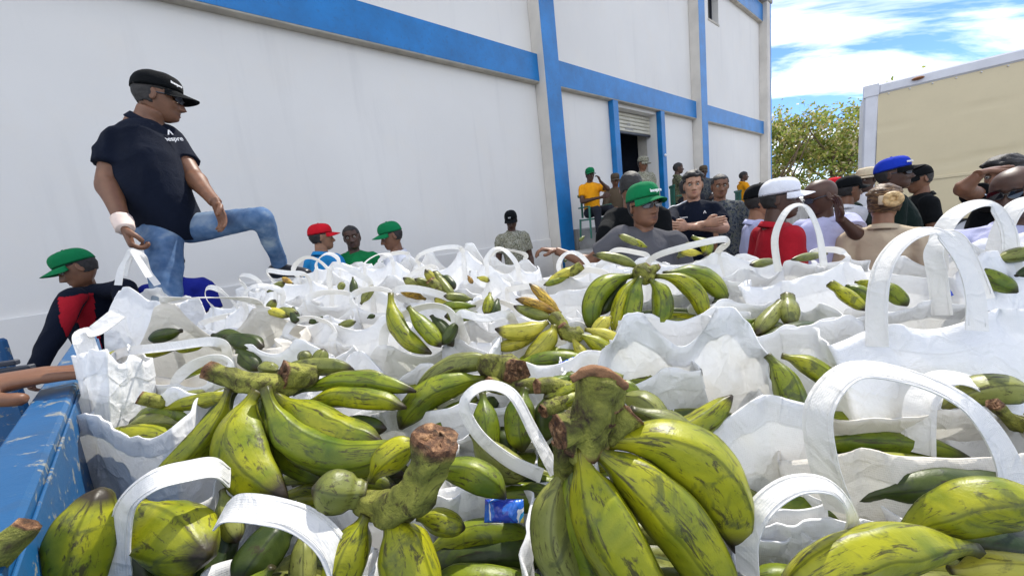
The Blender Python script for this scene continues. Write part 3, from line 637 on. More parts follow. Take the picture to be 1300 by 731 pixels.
def place_bag(b, G):
    c, s = math.cos(b['yaw']), math.sin(b['yaw']); R = np.array([[c, s, 0], [-s, c, 0], [0, 0, 1.0]])
    tx, ty = map(math.radians, b['tilt'])
    Rx = np.array([[1, 0, 0], [0, math.cos(tx), math.sin(tx)], [0, -math.sin(tx), math.cos(tx)]]); Ry = np.array([[math.cos(ty), 0, -math.sin(ty)], [0, 1, 0], [math.sin(ty), 0, math.cos(ty)]])
    R = Rx@Ry@R; base = b['p']-np.array([0, 0, b['H']])@R
    b['R'] = R; b['base'] = base; G0 = G
    G = sub2(G); mv, mu = G.shape[:2]; Wd = G.reshape(-1, 3)@R+base; b['G'] = (G0.reshape(-1, 3)@R+base).reshape(NV, NU, 3)
    root = empty('shopping_bag', base, b['label'], 'shopping bag', 'white shopping bags filling the truck bed'); b['root'] = root
    Fc = [(i*mu+j, i*mu+(j+1) % mu, (i+1)*mu+(j+1) % mu, (i+1)*mu+j) for i in range(mv-1) for j in range(mu)]
    per = b['per']; uv = []
    for i in range(mv-1):
        for j in range(mu):
            for (ii, jj) in ((i, j), (i, j+1), (i+1, j+1), (i+1, j)): uv.append((jj/mu*per, ii/(mv-1)*b['H']))
    Fc.append(tuple(range(mu))[::-1]); uv += [(0, 0)]*mu
    mat = M['bag_cream'] if b['cream'] else M['bag_white']
    meshobj('bag_body', Wd, Fc, mat, root, uv=np.array(uv))
    # rim hem: a slightly thicker doubled band
    GW = Wd.reshape(mv, mu, 3); hem = GW[-4:]; nn = hem-hem.mean(1, keepdims=True); nn[..., 2] = 0; nn /= np.linalg.norm(nn, axis=2, keepdims=True)+1e-9
    o = hem+nn*.0018; i_ = hem-nn*.0016
    L = np.concatenate([o, i_[::-1]], 0); m = len(L); hf = [(i*mu+j, i*mu+(j+1) % mu, (i+1)*mu+(j+1) % mu, (i+1)*mu+j) for i in range(m-1) for j in range(mu)]
    meshobj('hem', L.reshape(-1, 3), hf, mat, root, uv=np.stack([np.tile(np.arange(mu)/mu*per, m), np.repeat(np.arange(m)*.01, mu)], 1))
    # handles
    GG = b['G']
    for hi, hsd in enumerate(b['hs']):
        if hsd is None or (b['p'][1] > 1.0 and hi == 1 and b['i'] % 3 == 0): continue
        h, lean, side = hsd
        rgh = random.Random(b['i']*7+hi); far = b['p'][1] > .95
        h *= (.80 if not far else .66)*rgh.uniform(.62 if far else .85, 1.05); side += rgh.gauss(0, .28 if far else .1); lean += rgh.gauss(0, .45 if far else .12); ua, ub = b['att'][2*hi:2*hi+2]; sg = -1 if hi == 0 else 1
        outw = (np.array([0, sg, 0.]))@R
        def col(u): return [GG[r, u]+outw*.004 for r in (NV-6, NV-4, NV-2, NV-1)]
        A0, B0 = col(ua), col(ub); a, bb = A0[-1], B0[-1]; mid = (a+bb)/2; half = np.linalg.norm(bb-a)/2; upv = nrm(UP+outw*lean); sv = nrm(bb-a)
        arch = []; K = 11
        kn_ = [rgh.gauss(0, .05 if far else .02) for _ in range(3)]
        for k in range(1, K):
            t = math.pi*k/K; sx = -math.cos(t); e = math.sin(t)**.72
            arch.append(mid+sv*half*sx*(1+.10*math.sin(t))+upv*h*(e+kn_[0]*math.sin(2*t)*2+kn_[1]*math.sin(3*t)*1.5)+sv*side*h*1.3*e+outw*lean*h*.35*e*e)
        C = catmull(A0+arch+B0[::-1], 64); T = np.gradient(C, axis=0); T /= np.linalg.norm(T, axis=1)[:, None]+1e-9
        # width direction: along sv at the roots, turning through the arch
        al = np.linspace(0, 1, len(C)); e = np.clip(np.sin(math.pi*(al-.12)/.76), 0, 1)*(al > .12)*(al < .88)
        nr = outw[None]*(1-.55*e[:, None])+upv[None]*(.55*e[:, None])+sv[None]*(.25*np.sin(al*9+b['i'])[:, None]*e[:, None])
        Wv = np.cross(T, nr); Wv /= np.linalg.norm(Wv, axis=1)[:, None]+1e-9; nr = np.cross(Wv, T)
        hw = b['hw']*(.42 if not far else .36); th = .0009; rows = []
        cup = .0022*np.sin(al*5+b['i'])[:, None]
        for cset in ((-1, 1), (-.4, 1), (.4, 1), (1, 1), (1, -1), (.4, -1), (-.4, -1), (-1, -1)): rows.append(C+Wv*hw*cset[0]+nr*(th*cset[1]+cup*cset[0]**2))
        Vv = np.stack(rows, 1).reshape(-1, 3); n8 = 8; nC = len(C)
        Fh = [(i*n8+j, i*n8+j+1, (i+1)*n8+j+1, (i+1)*n8+j) for i in range(nC-1) for j in (0, 1, 2, 4, 5, 6)]
        E1 = np.stack([rows[3], rows[4], rows[7], rows[0]], 1).reshape(-1, 3); o8 = len(Vv); Vv = np.vstack([Vv, E1])
        Fh += [(o8+i*4+j, o8+i*4+j+1, o8+(i+1)*4+j+1, o8+(i+1)*4+j) for i in range(nC-1) for j in (0, 2)]
        uvh = np.stack([np.tile(np.array([-1, -.4, .4, 1, 1, .4, -.4, -1])*hw, nC), np.repeat(np.linspace(0, .6, nC), n8)], 1); uvh = np.vstack([uvh, np.zeros((nC*4, 2))])
        ho = meshobj('handle', Vv, Fh, M['strap_white'], root, uv=uvh)
        if b['p'][1] < 1.25:   # stitched cross at each root, near bags only
            for P4 in (A0, B0):
                st = []
                cc = (P4[0]+P4[1])/2+outw*.004; wv = sv; uvv = nrm(P4[2]-P4[0])
                for (p, q) in (((-1, -1), (1, 1)), ((-1, 1), (1, -1)), ((-1, -1), (1, -1)), ((-1, 1), (1, 1))):
                    v, f, _ = tube([cc+wv*hw*.7*p[0]+uvv*.012*p[1], cc+wv*hw*.7*q[0]+uvv*.012*q[1]], .0006, 5); st.append((v, f))
                v, f = join(st); meshobj('stitching', v, f, M['strap_white'], ho)
# ------------------------------------------------------------------ plantains
GR = 'plantain hands lying in the bags'
def bunch(px, py, d, label):
    p = at(px, py, d); return empty('plantain_bunch', p, label, 'plantains', GR)
fcount = [0]
def fruit(root, p0, p1, w, mat, bow=(0, 0), twist=None, fat=.90, neck=.30, name='plantain', tipsharp=1.0):
    """p0=(px,py,d) neck, p1 tip, w= width in photo px at the middle, bow = px offset of the middle, optional 3rd bow value = depth offset"""
    fcount[0] += 1; k = fcount[0]
    if isinstance(p0, np.ndarray):      # world points, width in metres, bow a world vector
        a, e = p0, p1; dm = 1.0; m = (a+e)/2+np.asarray(bow); R = w/2
    else:
        a, e = at(*p0), at(*p1); dm = (p0[2]+p1[2])/2; bz = bow[2] if len(bow) > 2 else 0
        m = at((p0[0]+p1[0])/2+bow[0], (p0[1]+p1[1])/2+bow[1], dm+bz); R = w*dm/FPX/2*fat
    q = 2*m-(a+e)/2; near = dm < 1.0; n = 30 if dm < .75 else 20; t = np.linspace(0, 1, n)[:, None]
    C = (1-t)**2*a+2*(1-t)*t*q+t*t*e; t = t[:, 0]
    L = np.linalg.norm(np.diff(C, axis=0), axis=1).sum()
    ts = [0, .05, .12, .2, .32, .48, .65, .8, .9, .955, .985, 1.0]; rs = [neck*1.0, neck*.9, neck*1.15, .62, .90, 1.0, .98, .84, .58, .30*tipsharp, .22*tipsharp, .12]
    rad = np.interp(t, ts, rs)*R; rad[1:-1] = (rad[:-2]+2*rad[1:-1]+rad[2:])/4
    rad *= 1+.025*np.sin(t*9+k)
    nth = 20 if dm < .75 else 12; phi = k*1.7
    pf = lambda th: 1+.075*np.cos(5*th)+.028*np.cos(10*th)
    T, A, Bv = frames(C); th = np.linspace(0, 2*np.pi, nth, endpoint=False); A2 = A*math.cos(phi)+Bv*math.sin(phi); B2 = -A*math.sin(phi)+Bv*math.cos(phi)
    V = C[:, None]+(np.cos(th)*pf(th))[None, :, None]*rad[:, None, None]*A2[:, None]+(np.sin(th)*pf(th))[None, :, None]*(rad*.95)[:, None, None]*B2[:, None]
    V = V+(vnoise(V*38+k)*.0016)[..., None]*np.sign(R)
    V = V.reshape(-1, 3); Fc = []; uv = []
    for i in range(n-1):
        for j in range(nth):
            Fc.append((i*nth+j, i*nth+(j+1) % nth, (i+1)*nth+(j+1) % nth, (i+1)*nth+j))
            uv += [(j/nth, t[i]), ((j+1)/nth, t[i]), ((j+1)/nth, t[i+1]), (j/nth, t[i+1])]
    Fc += [tuple(range(nth))[::-1], tuple((n-1)*nth+j for j in range(nth))]; uv += [(0, 0)]*nth+[(0, 1)]*nth
    # faces wind outward? flip if needed
    f0 = Fc[nth*(n//2)]; nn = np.cross(V[f0[1]]-V[f0[0]], V[f0[2]]-V[f0[0]])
    if nn@(V[f0[0]]-C[n//2]) < 0:
        Fc2 = []; uv2 = []; o = 0
        for f in Fc: Fc2.append(tuple(f[::-1])); uv2 += uv[o:o+len(f)][::-1]; o += len(f)
        Fc, uv = Fc2, uv2
    return meshobj(name, V, Fc, M[mat], root, uv=np.array(uv))
def stalk(root, pts, ws, name='stalk', cutends=(True, False), lump=.16, n=16):
    """pts [(px,py,d)...], ws widths px; the first point is the sawn end"""
    P = [at(*p) for p in pts]; C = catmull(P, 26); d = np.mean([p[2] for p in pts])
    R = np.interp(np.linspace(0, 1, 26), np.linspace(0, 1, len(ws)), np.array(ws)*d/FPX/2)
    V, Fc, uv = tube(C, R, n, cap=False); m = 26
    Vn = V.reshape(m, n, 3); cc = C[:, None]; off = Vn-cc; off = off*(1+.10*np.cos(np.linspace(0, 2*np.pi, n, endpoint=False)*5+2))[None, :, None]
    Vn = cc+off*(1+lump*vnoise(Vn*45+3)[..., None]+lump*.6*vnoise(Vn*110)[..., None])
    # recessed fibrous cut face
    end = Vn[0]; c0 = end.mean(0); T = nrm(C[1]-C[0])
    r1 = c0+(end-c0)*.72+T*R[0]*.10+RNG.normal(0, R[0]*.07, (n, 3)); r2 = c0+(end-c0)*.35+T*R[0]*.02+RNG.normal(0, R[0]*.09, (n, 3))
    e2 = Vn[-1]; c1 = e2.mean(0)
    V = np.vstack([r2, r1, Vn.reshape(-1, 3), c1+(e2-c1)*.5+nrm(C[-1]-C[-2])*R[-1]*.5]); m2 = m+3
    Fc = [(i*n+j, i*n+(j+1) % n, (i+1)*n+(j+1) % n, (i+1)*n+j) for i in range(m2-1) for j in range(n)]+[tuple(range(n))[::-1], tuple((m2-1)*n+j for j in range(n))]
    L = np.concatenate([[0, 0], np.linspace(.06, 1, m), [1]]); uvv = np.stack([np.tile(np.linspace(0, 1, n), m2), np.repeat(L, n)], 1)
    return meshobj(name, V, Fc, M['stalk'], root, uv=uvv)
# ---- the bags, by hand, from the near edge to the far one
LO = (-.03, -.02, .02, .03)
bag(885, 500, .60, .29, .17, -3, 'smooth white bag with raised back panel right of the big foreground plantain hand', (-.05, .035, .17, .16), .07, (None, None), soft=2, close=.35)
bag(800, 655, .42, .25, .17, -8, 'white bag under the big foreground plantain hand', (-.03, -.03, -.02, -.03), .04, (None, None))
bag(600, 655, .455, .23, .15, -2, 'white bag holding the blue packet and the hand with thick sawn stalk', (-.01, .01, -.01, .0), .06, (None, None))
bs2 = bag(345, 700, .43, .20, .14, -10, 'white bag with short broad strap folded over brown plantain at the bottom left', (-.01, -.01, -.02, -.02), .04, (None, None), hw=.034)
bs1 = bag(205, 690, .46, .19, .15, 6, 'white bag whose strap arches over a fat plantain near the rail', (-.02, .0, -.03, -.02), .05, (None, None), hw=.034)
bag(204, 520, .76, .26, .16, -10, 'white bag pressed against the blue rail with its smooth front showing', (.02, -.03, .0, .02), .06, (None, (.05, .6, 0)), soft=2)
bag(255, 440, .98, .44, .24, 12, 'wide cream lined bag gaping below the standing man', (.0, -.02, .15, .12), .10, ((.11, .5, .1), (.10, -.8, .2)), cream=True, close=.3)
bs6 = bag(146, 484, .80, .05, .09, 0, 'narrow white bag with twisted strap hanging beside the hand on the rail', (.06, .04, .03, .02), .06, (None, None))
bag(520, 452, .92, .38, .20, -14, 'white bag with bulging front holding two upright green plantains', (.07, -.05, .04, .02), .08, (None, (.13, .2, .1)))
bag(375, 440, 1.0, .28, .20, -12, 'white bag with crumpled flaps between the wide cream bag and the bulging one', (.02, .04, .05, .01), .07, (None, (.1, .9, .3)))
bag(625, 418, 1.0, .26, .19, -4, 'white bag whose upright handle frames a stack of plantains', (.0, .01, .02, .03), .08, ((.135, .1, .0), (.10, .2, .2)))
bag(555, 372, 1.22, .28, .20, -10, 'white bag with dark and round plantains left of the framed handle', (.0, -.03, .03, .04), .09, ((.12, .6, -.3), None))
bag(455, 352, 1.42, .34, .22, -14, 'white bag with dark plantain tips beneath the man in green polo', (.05, .04, .06, .05), .09, ((.12, .2, .1), (.13, -.3, .2)))
bag(385, 338, 1.72, .34, .22, -18, 'white bag with looped handle in front of the blue polo', (.05, .03, .04, .05), .08, ((.16, .1, .05), (.15, .3, -.2)))
bag(345, 372, 1.36, .30, .20, -12, 'white bag with brown tipped plantains below the raised knee', (.02, .0, .03, .04), .07, ((.13, .4, .2), None))
bag(565, 318, 1.85, .42, .24, -10, 'tall peaked white bag in front of the man in white shirt', (.04, .16, .10, .20), .20, ((.09, .2, .2), (.07, .1, 0)), soft=.6)
bag(640, 316, 1.72, .32, .22, -10, 'white bag with tall handle in front of the camouflaged man by the wall', (.05, .05, .07, .06), .12, ((.14, .15, .0), (.10, .3, .1)), soft=.7)
bag(675, 350, 1.42, .34, .24, -14, 'crumpled white bag with one yellow tip left of the leaning plantain', (.0, .03, .04, .02), .10, ((.08, .9, .3), None), soft=.5)
bag(732, 322, 1.72, .28, .22, -16, 'white bag with crossed handles in front of the blue wall stripe', (.02, .02, .03, .04), .08, ((.16, .1, .05), (.15, -.5, -.1)))
bag(745, 368, 1.18, .26, .20, -14, 'smooth white bag left behind the round hand of green plantains', (.04, .06, .07, .06), .10, (None, (.06, .9, .2)), soft=2)
bag(795, 318, 1.42, .28, .20, -14, 'white bag in front of the man with grey shirt and dark sunglasses', (.03, .02, .03, .02), .07, (None, (.1, .8, .1)))
bag(865, 330, 1.24, .38, .22, -18, 'wide white bag with two broad handles in front of the arms crossed man', (.03, .02, .03, .03), .07, ((.15, .6, -.1), (.16, .3, .1)), hw=.026)
bag(850, 395, 1.0, .30, .20, -8, 'white bag with folded front under the round hand of green plantains', (.0, .01, -.01, .02), .06, (None, None))
bag(700, 438, .86, .27, .20, -6, 'white bag filled with small yellowish plantains in the middle', (-.01, .0, .02, .01), .06, (None, None))
bs10 = bag(1000, 338, 1.04, .34, .22, 12, 'white bag with tall handles in front of the red shirt', (.0, .0, .02, .03), .08, (None, None), hw=.026)
bag(985, 405, .84, .25, .17, 6, 'small white bag printed with a green mark and holding two olive tips', (.0, .01, .02, .0), .05, (None, None))
bs7 = bag(1160, 395, .70, .44, .22, 5, 'largest white bag with broad upright handles in front of the woman with the bun', (.0, .01, .0, .01), .08, (None, None), hw=.034, soft=2.2)
bs8 = bag(1235, 325, .92, .40, .24, 12, 'white bag with towering handles in front of the bald man at the right', (.03, .02, .02, .04), .08, (None, None), hw=.034, soft=1.5)
bag(1080, 332, 1.16, .32, .22, 10, 'white bag without standing handles in front of the beige jacket', (.02, .01, .02, .03), .08, (None, (.08, .9, 0)))
bs4 = bag(1155, 545, .52, .36, .17, -10, 'big cream bag with broad looping straps at the lower right', (.01, -.01, .02, .01), .09, (None, None), hw=.036, cream=True, soft=2.2)
bag(1285, 470, .62, .30, .18, -6, 'white bag with rusty stain on its rim at the right edge', (.0, .02, .02, .02), .07, (None, None))
bs5 = bag(1012, 700, .40, .15, .11, -4, 'small white bag with stiff little strap at the bottom between plantains', (.0, .0, .0, .0), .05, (None, None), hw=.026)
bag(1200, 715, .39, .28, .15, -8, 'white bag under the fat plantains in the bottom right corner', (-.02, -.02, .0, .0), .03, (None, None))
bs3 = bag(660, 560, .57, .24, .16, -4, 'white bag whose thin strap loops over green plantains in the centre', (-.02, -.03, .02, .01), .07, (None, None), hw=.026)
bag(420, 560, .62, .36, .20, -6, 'white bag under the widest spread hand of green plantains', (-.03, -.04, .0, .0), .05, (None, None))
bag(565, 500, .76, .28, .20, -8, 'white bag holding curved dark green plantains left of centre', (-.02, .0, .0, .0), .06, (None, None))
bag(305, 368, 1.72, .32, .22, -20, 'white bag with limp looping handle between the man and his raised foot', (.05, .04, .04, .06), .08, ((.16, .4, -.3), (.17, .1, .3)))
bag(258, 402, 1.36, .34, .22, -12, 'flattened white bag behind the wide cream bag', (.02, .01, .04, .04), .08, (None, (.05, .9, .3)))
bag(345, 342, 2.05, .34, .22, -20, 'white bag under the dark shoe of the standing man', (.02, .02, .02, .02), .06, ((.12, .5, .2), None))
bag(425, 322, 2.1, .34, .24, -20, 'white bag with thin handles in front of the smiling man', (.03, .04, .04, .04), .08, ((.13, .2, .1), (.12, .4, -.2)))
bag(490, 322, 1.85, .32, .24, -16, 'white bag with curled handle in front of the green cap with white shirt', (.05, .05, .06, .06), .1, ((.14, -.1, -.2), (.1, .5, .1)))
bag(520, 342, 1.55, .32, .22, -12, 'crumpled white bag between the dark plantain tips and the round ones', (.02, .05, .04, .06), .1, (None, (.1, .8, .2)), soft=.6)
bag(610, 346, 1.5, .30, .22, -10, 'crumpled white bag with loose rim in the middle of the far rows', (.02, .05, .04, .03), .1, (None, (.07, .9, .2)), soft=.5)
bag(470, 405, 1.12, .30, .20, -12, 'white bag with small brown tips above the bulging one', (.03, .03, .04, .03), .07, (None, (.09, .7, -.2)))
bag(400, 392, 1.2, .28, .20, -14, 'white bag with flat folded top below the dark plantain tips', (.01, .02, .03, .01), .07, (None, (.08, .8, .3)), soft=.7)
bag(680, 392, 1.14, .26, .20, -8, 'white bag behind the yellow and brown ripening plantains', (.02, .0, .03, .04), .08, (None, None))
bag(930, 372, 1.04, .26, .20, -2, 'white bag with dark tip poking out right of the round hand', (.01, .02, .03, .03), .07, (None, None))
bag(1075, 400, .86, .26, .18, 6, 'white bag with folded side between the small printed bag and the largest one', (.02, .01, .03, .03), .07, (None, None))
bag(1030, 500, .68, .24, .18, -4, 'white bag with broad green plantains beside the smooth raised bag', (-.02, -.03, .0, .02), .05, (None, None))
bag(770, 545, .58, .24, .18, -6, 'white bag hidden behind the big foreground stalk', (-.02, -.02, .0, .0), .05, (None, None))
bag(790, 462, .76, .26, .18, -6, 'white bag with small plantains behind the big foreground stalk', (-.02, .0, .0, .0), .05, (None, None))
bag(320, 478, .84, .28, .18, -8, 'white bag behind the widest spread hand of plantains', (.0, .02, .02, .02), .06, (None, None))
bag(640, 476, .80, .24, .18, -6, 'white bag between the dark green and the yellowish hands', (-.02, .0, .0, .0), .05, (None, None))
bag(925, 330, 1.18, .24, .20, -4, 'white bag between the broad handled one and the red shirt', (.01, .01, .02, .02), .07, (None, None), soft=2)
bag(890, 570, .55, .22, .16, -4, 'white bag filling the gap right of the big foreground hand', (-.02, -.02, -.01, .0), .05, (None, None), soft=2)
bag(990, 590, .52, .2, .14, -4, 'low white bag squeezed beside the big cream one', (-.02, -.02, -.01, .0), .05, (None, None), soft=2)
hb = bag(195, 352, 1.72, .30, .20, -14, 'white bag lifted by its handles by the standing man', (.04, -.02, .05, .0), .07, (None, None), tilt=(0, 14), rim=.36)
build_bags()
strap(bs1, [(150, 745, .40), (148, 690, .395), (160, 640, .395), (195, 610, .40), (240, 598, .42), (272, 594, .44), (292, 606, .47)], 28)
strap(bs2, [(440, 740, .37), (420, 690, .375), (385, 660, .38), (340, 648, .38), (298, 645, .385), (280, 655, .40)], 34)
strap(bs3, [(706, 600, .49), (678, 548, .51), (650, 500, .52), (615, 490, .52), (590, 512, .515), (606, 550, .51), (645, 584, .50), (688, 604, .49)], 17)
strap(bs4, [(1068, 650, .45), (1044, 580, .45), (1040, 515, .46), (1080, 470, .47), (1150, 476, .46), (1225, 512, .45), (1272, 575, .44), (1290, 650, .44)], 33)
strap(bs4, [(1165, 575, .55), (1166, 540, .56), (1172, 505, .57), (1200, 480, .58), (1245, 490, .58), (1268, 530, .57)], 30)
strap(bs5, [(950, 731, .37), (950, 680, .37), (970, 640, .37), (1010, 614, .375), (1055, 618, .38), (1080, 655, .385), (1076, 715, .39)], 26)
strap(bs6, [(150, 398, .82), (122, 420, .79), (106, 426, .775), (114, 455, .77), (120, 490, .765), (112, 520, .76), (124, 545, .76)], 19)
strap(bs7, [(1114, 440, .62), (1113, 385, .635), (1122, 335, .65), (1150, 302, .66), (1188, 294, .66), (1218, 326, .645), (1236, 372, .63), (1240, 420, .62)], 21)
strap(bs7, [(1196, 400, .76), (1190, 350, .77), (1186, 318, .78), (1206, 296, .78), (1230, 320, .77), (1250, 380, .76)], 18)
strap(bs8, [(1190, 345, .86), (1194, 300, .86), (1218, 268, .86), (1256, 258, .86), (1280, 290, .85), (1284, 345, .84)], 19)
strap(bs8, [(1262, 350, .94), (1270, 300, .95), (1290, 262, .95), (1320, 256, .95), (1340, 300, .94)], 19)
strap(bs10, [(988, 345, .98), (984, 300, .98), (1000, 266, .985), (1022, 262, .99), (1038, 292, .98), (1046, 338, .97)], 8)
strap(hb, [(150, 362, 1.70), (154, 342, 1.72), (163, 324, 1.74), (168, 318, 1.745), (176, 330, 1.74), (190, 352, 1.72)], 7)
strap(hb, [(158, 350, 1.78), (164, 334, 1.775), (170, 320, 1.77), (182, 326, 1.78), (188, 345, 1.80), (200, 362, 1.80)], 7)
# ---- plantain hands
def F(r, L):
    for f in L: fruit(r, *f[:4], **(f[4] if len(f) > 4 else {}))
LI, GN, DK, OL, YE, RI = 'fruit_lime', 'fruit_green', 'fruit_dark_shaded', 'fruit_olive', 'fruit_yellow', 'fruit_ripe'
r = bunch(760, 560, .41, 'biggest hand of green plantains with thick forked stalk in the foreground')
F(r, [((722, 592, .405), (742, 755, .37), 62, OL, dict(bow=(-32, 0))), ((762, 560, .40), (935, 700, .385), 88, LI, dict(bow=(34, -44))), ((748, 565, .39), (930, 775, .355), 78, LI, dict(bow=(10, -22, -.01))),
      ((738, 570, .38), (858, 800, .34), 86, LI, dict(bow=(-22, -6, -.012))), ((800, 520, .46), (905, 640, .44), 50, OL, dict(bow=(16, -18))), ((750, 565, .41), (900, 760, .39), 60, DK, dict(bow=(20, -20))), ((728, 580, .40), (790, 790, .375), 60, GN, dict(bow=(-22, 0))), ((790, 540, .44), (946, 668, .43), 44, DK, dict(bow=(26, -30)))])  # the dark ones are added as shadow between the fruits
stalk(r, [(708, 549, .372), (719, 546, .376), (732, 540, .382), (744, 532, .388)], [40, 42, 46, 44], n=22, lump=.12)
stalk(r, [(742, 566, .392), (746, 540, .385), (754, 512, .388), (760, 488, .394)], [58, 50, 54, 66], n=24, lump=.12, name='crown')
stalk(r, [(776, 520, .392), (772, 500, .392), (766, 486, .394)], [30, 40, 50], n=18, lump=.14, name='crown_side')
ridge = stalk(r, [(725, 482, .380), (744, 472, .380), (768, 474, .382), (794, 490, .386)], [10, 14, 16, 12], name='scar_ridge', n=12, lump=.4); ridge.data.materials.clear(); ridge.data.materials.append(M['cut_brown'])
for a, b_, wd in (((800, 520, .40), (770, 552, .405), 46), ((765, 530, .39), (748, 575, .39), 36), ((735, 540, .385), (738, 585, .38), 34), ((716, 560, .395), (718, 600, .405), 32)):
    stalk(r, [a, ((a[0]+b_[0])/2, (a[1]+b_[1])/2, a[2]), b_], [wd, wd*.9, wd*.85], name='fruit_neck', n=14)
r = bunch(310, 490, .62, 'widest spread hand of green plantains with orange sawn end on the left')
F(r, [((292, 492, .60), (188, 612, .54), 40, LI, dict(bow=(14, 12))), ((328, 496, .58), (362, 634, .50), 66, LI, dict(bow=(-38, 2))), ((336, 492, .57), (524, 566, .53), 56, GN, dict(bow=(-30, 44))),
      ((350, 500, .60), (486, 562, .56), 46, LI, dict(bow=(-6, 8))), ((385, 514, .64), (516, 518, .62), 32, LI, dict(bow=(-4, -12))), ((372, 500, .66), (528, 498, .64), 26, GN, dict(bow=(0, -16))),
      ((340, 480, .66), (450, 470, .68), 26, OL, dict(bow=(0, -10))), ((420, 540, .62), (490, 545, .6), 30, DK), ((330, 500, .60), (415, 610, .56), 40, GN, dict(bow=(-14, 14))), ((360, 505, .63), (470, 585, .60), 34, DK, dict(bow=(-4, 12))), ((300, 495, .62), (238, 580, .60), 30, DK), ((390, 492, .66), (506, 486, .66), 22, OL, dict(bow=(0, -10)))])
stalk(r, [(262, 470, .61), (300, 482, .615), (335, 490, .61), (372, 492, .63)], [24, 25, 30, 22], n=20)
stalk(r, [(358, 478, .62), (380, 478, .64), (400, 470, .67)], [34, 36, 20], name='stalk_piece')
for p, q in (((382, 462, .68), (392, 445, .69)), ((402, 468, .68), (412, 442, .69)), ((352, 472, .66), (330, 464, .67))): F(r, [(p, q, 20, OL)])
r = bunch(500, 620, .42, 'dark stalked plantain hand with tall frayed sawn stump near the bottom centre')
F(r, [((466, 652, .40), (425, 770, .37), 58, LI, dict(bow=(-4, 0))), ((490, 655, .395), (535, 790, .36), 80, LI, dict(bow=(6, -4))), ((462, 628, .42), (394, 622, .40), 56, OL, dict(neck=.6)),
      ((540, 600, .47), (642, 632, .46), 42, GN, dict(bow=(8, -14))), ((470, 612, .45), (530, 562, .47), 44, LI, dict(bow=(-4, -8))), ((530, 655, .44), (592, 668, .44), 34, LI)])
stalk(r, [(557, 556, .375), (545, 590, .38), (525, 630, .39), (490, 645, .405), (458, 636, .42)], [56, 42, 48, 44, 28], n=24, lump=.24)
r = bunch(650, 470, .72, 'pair of long curved dark green plantains with brown cut stub above the looped strap')
F(r, [((645, 468, .72), (524, 503, .70), 28, OL, dict(bow=(-4, -24))), ((618, 482, .70), (508, 545, .66), 42, GN, dict(bow=(-14, -16))), ((606, 505, .70), (548, 548, .66), 32, GN, dict(bow=(-6, 4))), ((640, 500, .72), (600, 530, .7), 26, DK)])
stalk(r, [(658, 472, .66), (640, 468, .69), (612, 462, .71)], [34, 36, 26], n=18)
r = bunch(620, 560, .58, 'green plantains framed by the looped white strap')
F(r, [((612, 500, .62), (622, 585, .56), 36, GN), ((600, 548, .56), (676, 598, .52), 44, OL, dict(bow=(-8, 12))), ((668, 492, .62), (664, 574, .56), 42, GN, dict(bow=(-6, 0))), ((695, 500, .6), (692, 560, .58), 34, DK), ((640, 540, .62), (640, 590, .6), 36, DK)])
stalk(r, [(618, 486, .64), (640, 492, .66), (680, 490, .66)], [16, 20, 18])
r = bunch(700, 490, .62, 'cluster of short plantain stubs with brown ends left of the big foreground stalk')
F(r, [((735, 488, .58), (690, 505, .55), 22, LI, dict(neck=.9)), ((742, 498, .57), (694, 520, .545), 20, LI, dict(neck=.9)), ((728, 478, .6), (688, 492, .57), 18, GN, dict(neck=.9)), ((700, 500, .64), (712, 590, .62), 40, DK)])
stalk(r, [(680, 490, .55), (698, 490, .56), (720, 492, .58)], [18, 20, 22], name='sawn_stub'); stalk(r, [(688, 522, .53), (700, 516, .54), (715, 508, .56)], [18, 20, 20], name='sawn_stub')
r = bunch(820, 350, .98, 'round hand of bright green plantains arching down from a central stalk')
F(r, [((806, 350, 1.0), (752, 424, .94), 30, GN, dict(bow=(-20, -16))), ((810, 352, .97), (782, 428, .93), 24, LI, dict(bow=(-8, -4))), ((814, 352, .95), (800, 426, .92), 28, GN, dict(bow=(-4, 0))), ((824, 354, .96), (832, 422, .93), 28, GN, dict(bow=(14, -6))),
      ((832, 350, .98), (895, 414, .94), 28, LI, dict(bow=(14, -16))), ((842, 348, 1.0), (922, 386, .98), 28, GN, dict(bow=(10, -14))), ((812, 342, 1.02), (752, 324, 1.04), 17, OL, dict(bow=(4, -4))), ((796, 352, 1.02), (762, 400, .98), 20, DK), ((850, 350, 1.03), (918, 372, 1.02), 22, GN, dict(bow=(4, -10)))])
stalk(r, [(824, 338, .98), (818, 345, .98), (822, 354, .98)], [16, 26, 24]); stalk(r, [(836, 338, .98), (824, 344, .97), (808, 348, .98)], [8, 14, 14], name='stalk_piece')
r = bunch(708, 408, .93, 'ripening hand with two brown streaked yellow plantains')
F(r, [((712, 398, .95), (672, 360, .97), 15, RI), ((712, 402, .94), (654, 380, .94), 17, RI, dict(bow=(0, -4))), ((704, 404, .93), (652, 388, .93), 16, OL, dict(bow=(0, 2))), ((696, 408, .91), (628, 418, .88), 27, YE, dict(bow=(4, 8))), ((704, 412, .89), (664, 458, .86), 28, YE, dict(bow=(8, 2))), ((692, 412, .92), (628, 440, .89), 20, YE, dict(bow=(0, 8)))])
stalk(r, [(718, 430, .9), (714, 415, .91), (704, 402, .93)], [12, 18, 18])
r = bunch(735, 425, .86, 'three small yellow green plantains below the round green hand')
F(r, [((726, 428, .86), (772, 472, .82), 22, YE, dict(bow=(-4, 4))), ((734, 424, .86), (794, 464, .83), 22, LI, dict(bow=(2, -2))), ((742, 418, .88), (806, 452, .85), 22, YE, dict(bow=(2, -6))), ((776, 402, .9), (752, 424, .88), 20, YE), ((800, 432, .86), (812, 455, .85), 20, OL)])
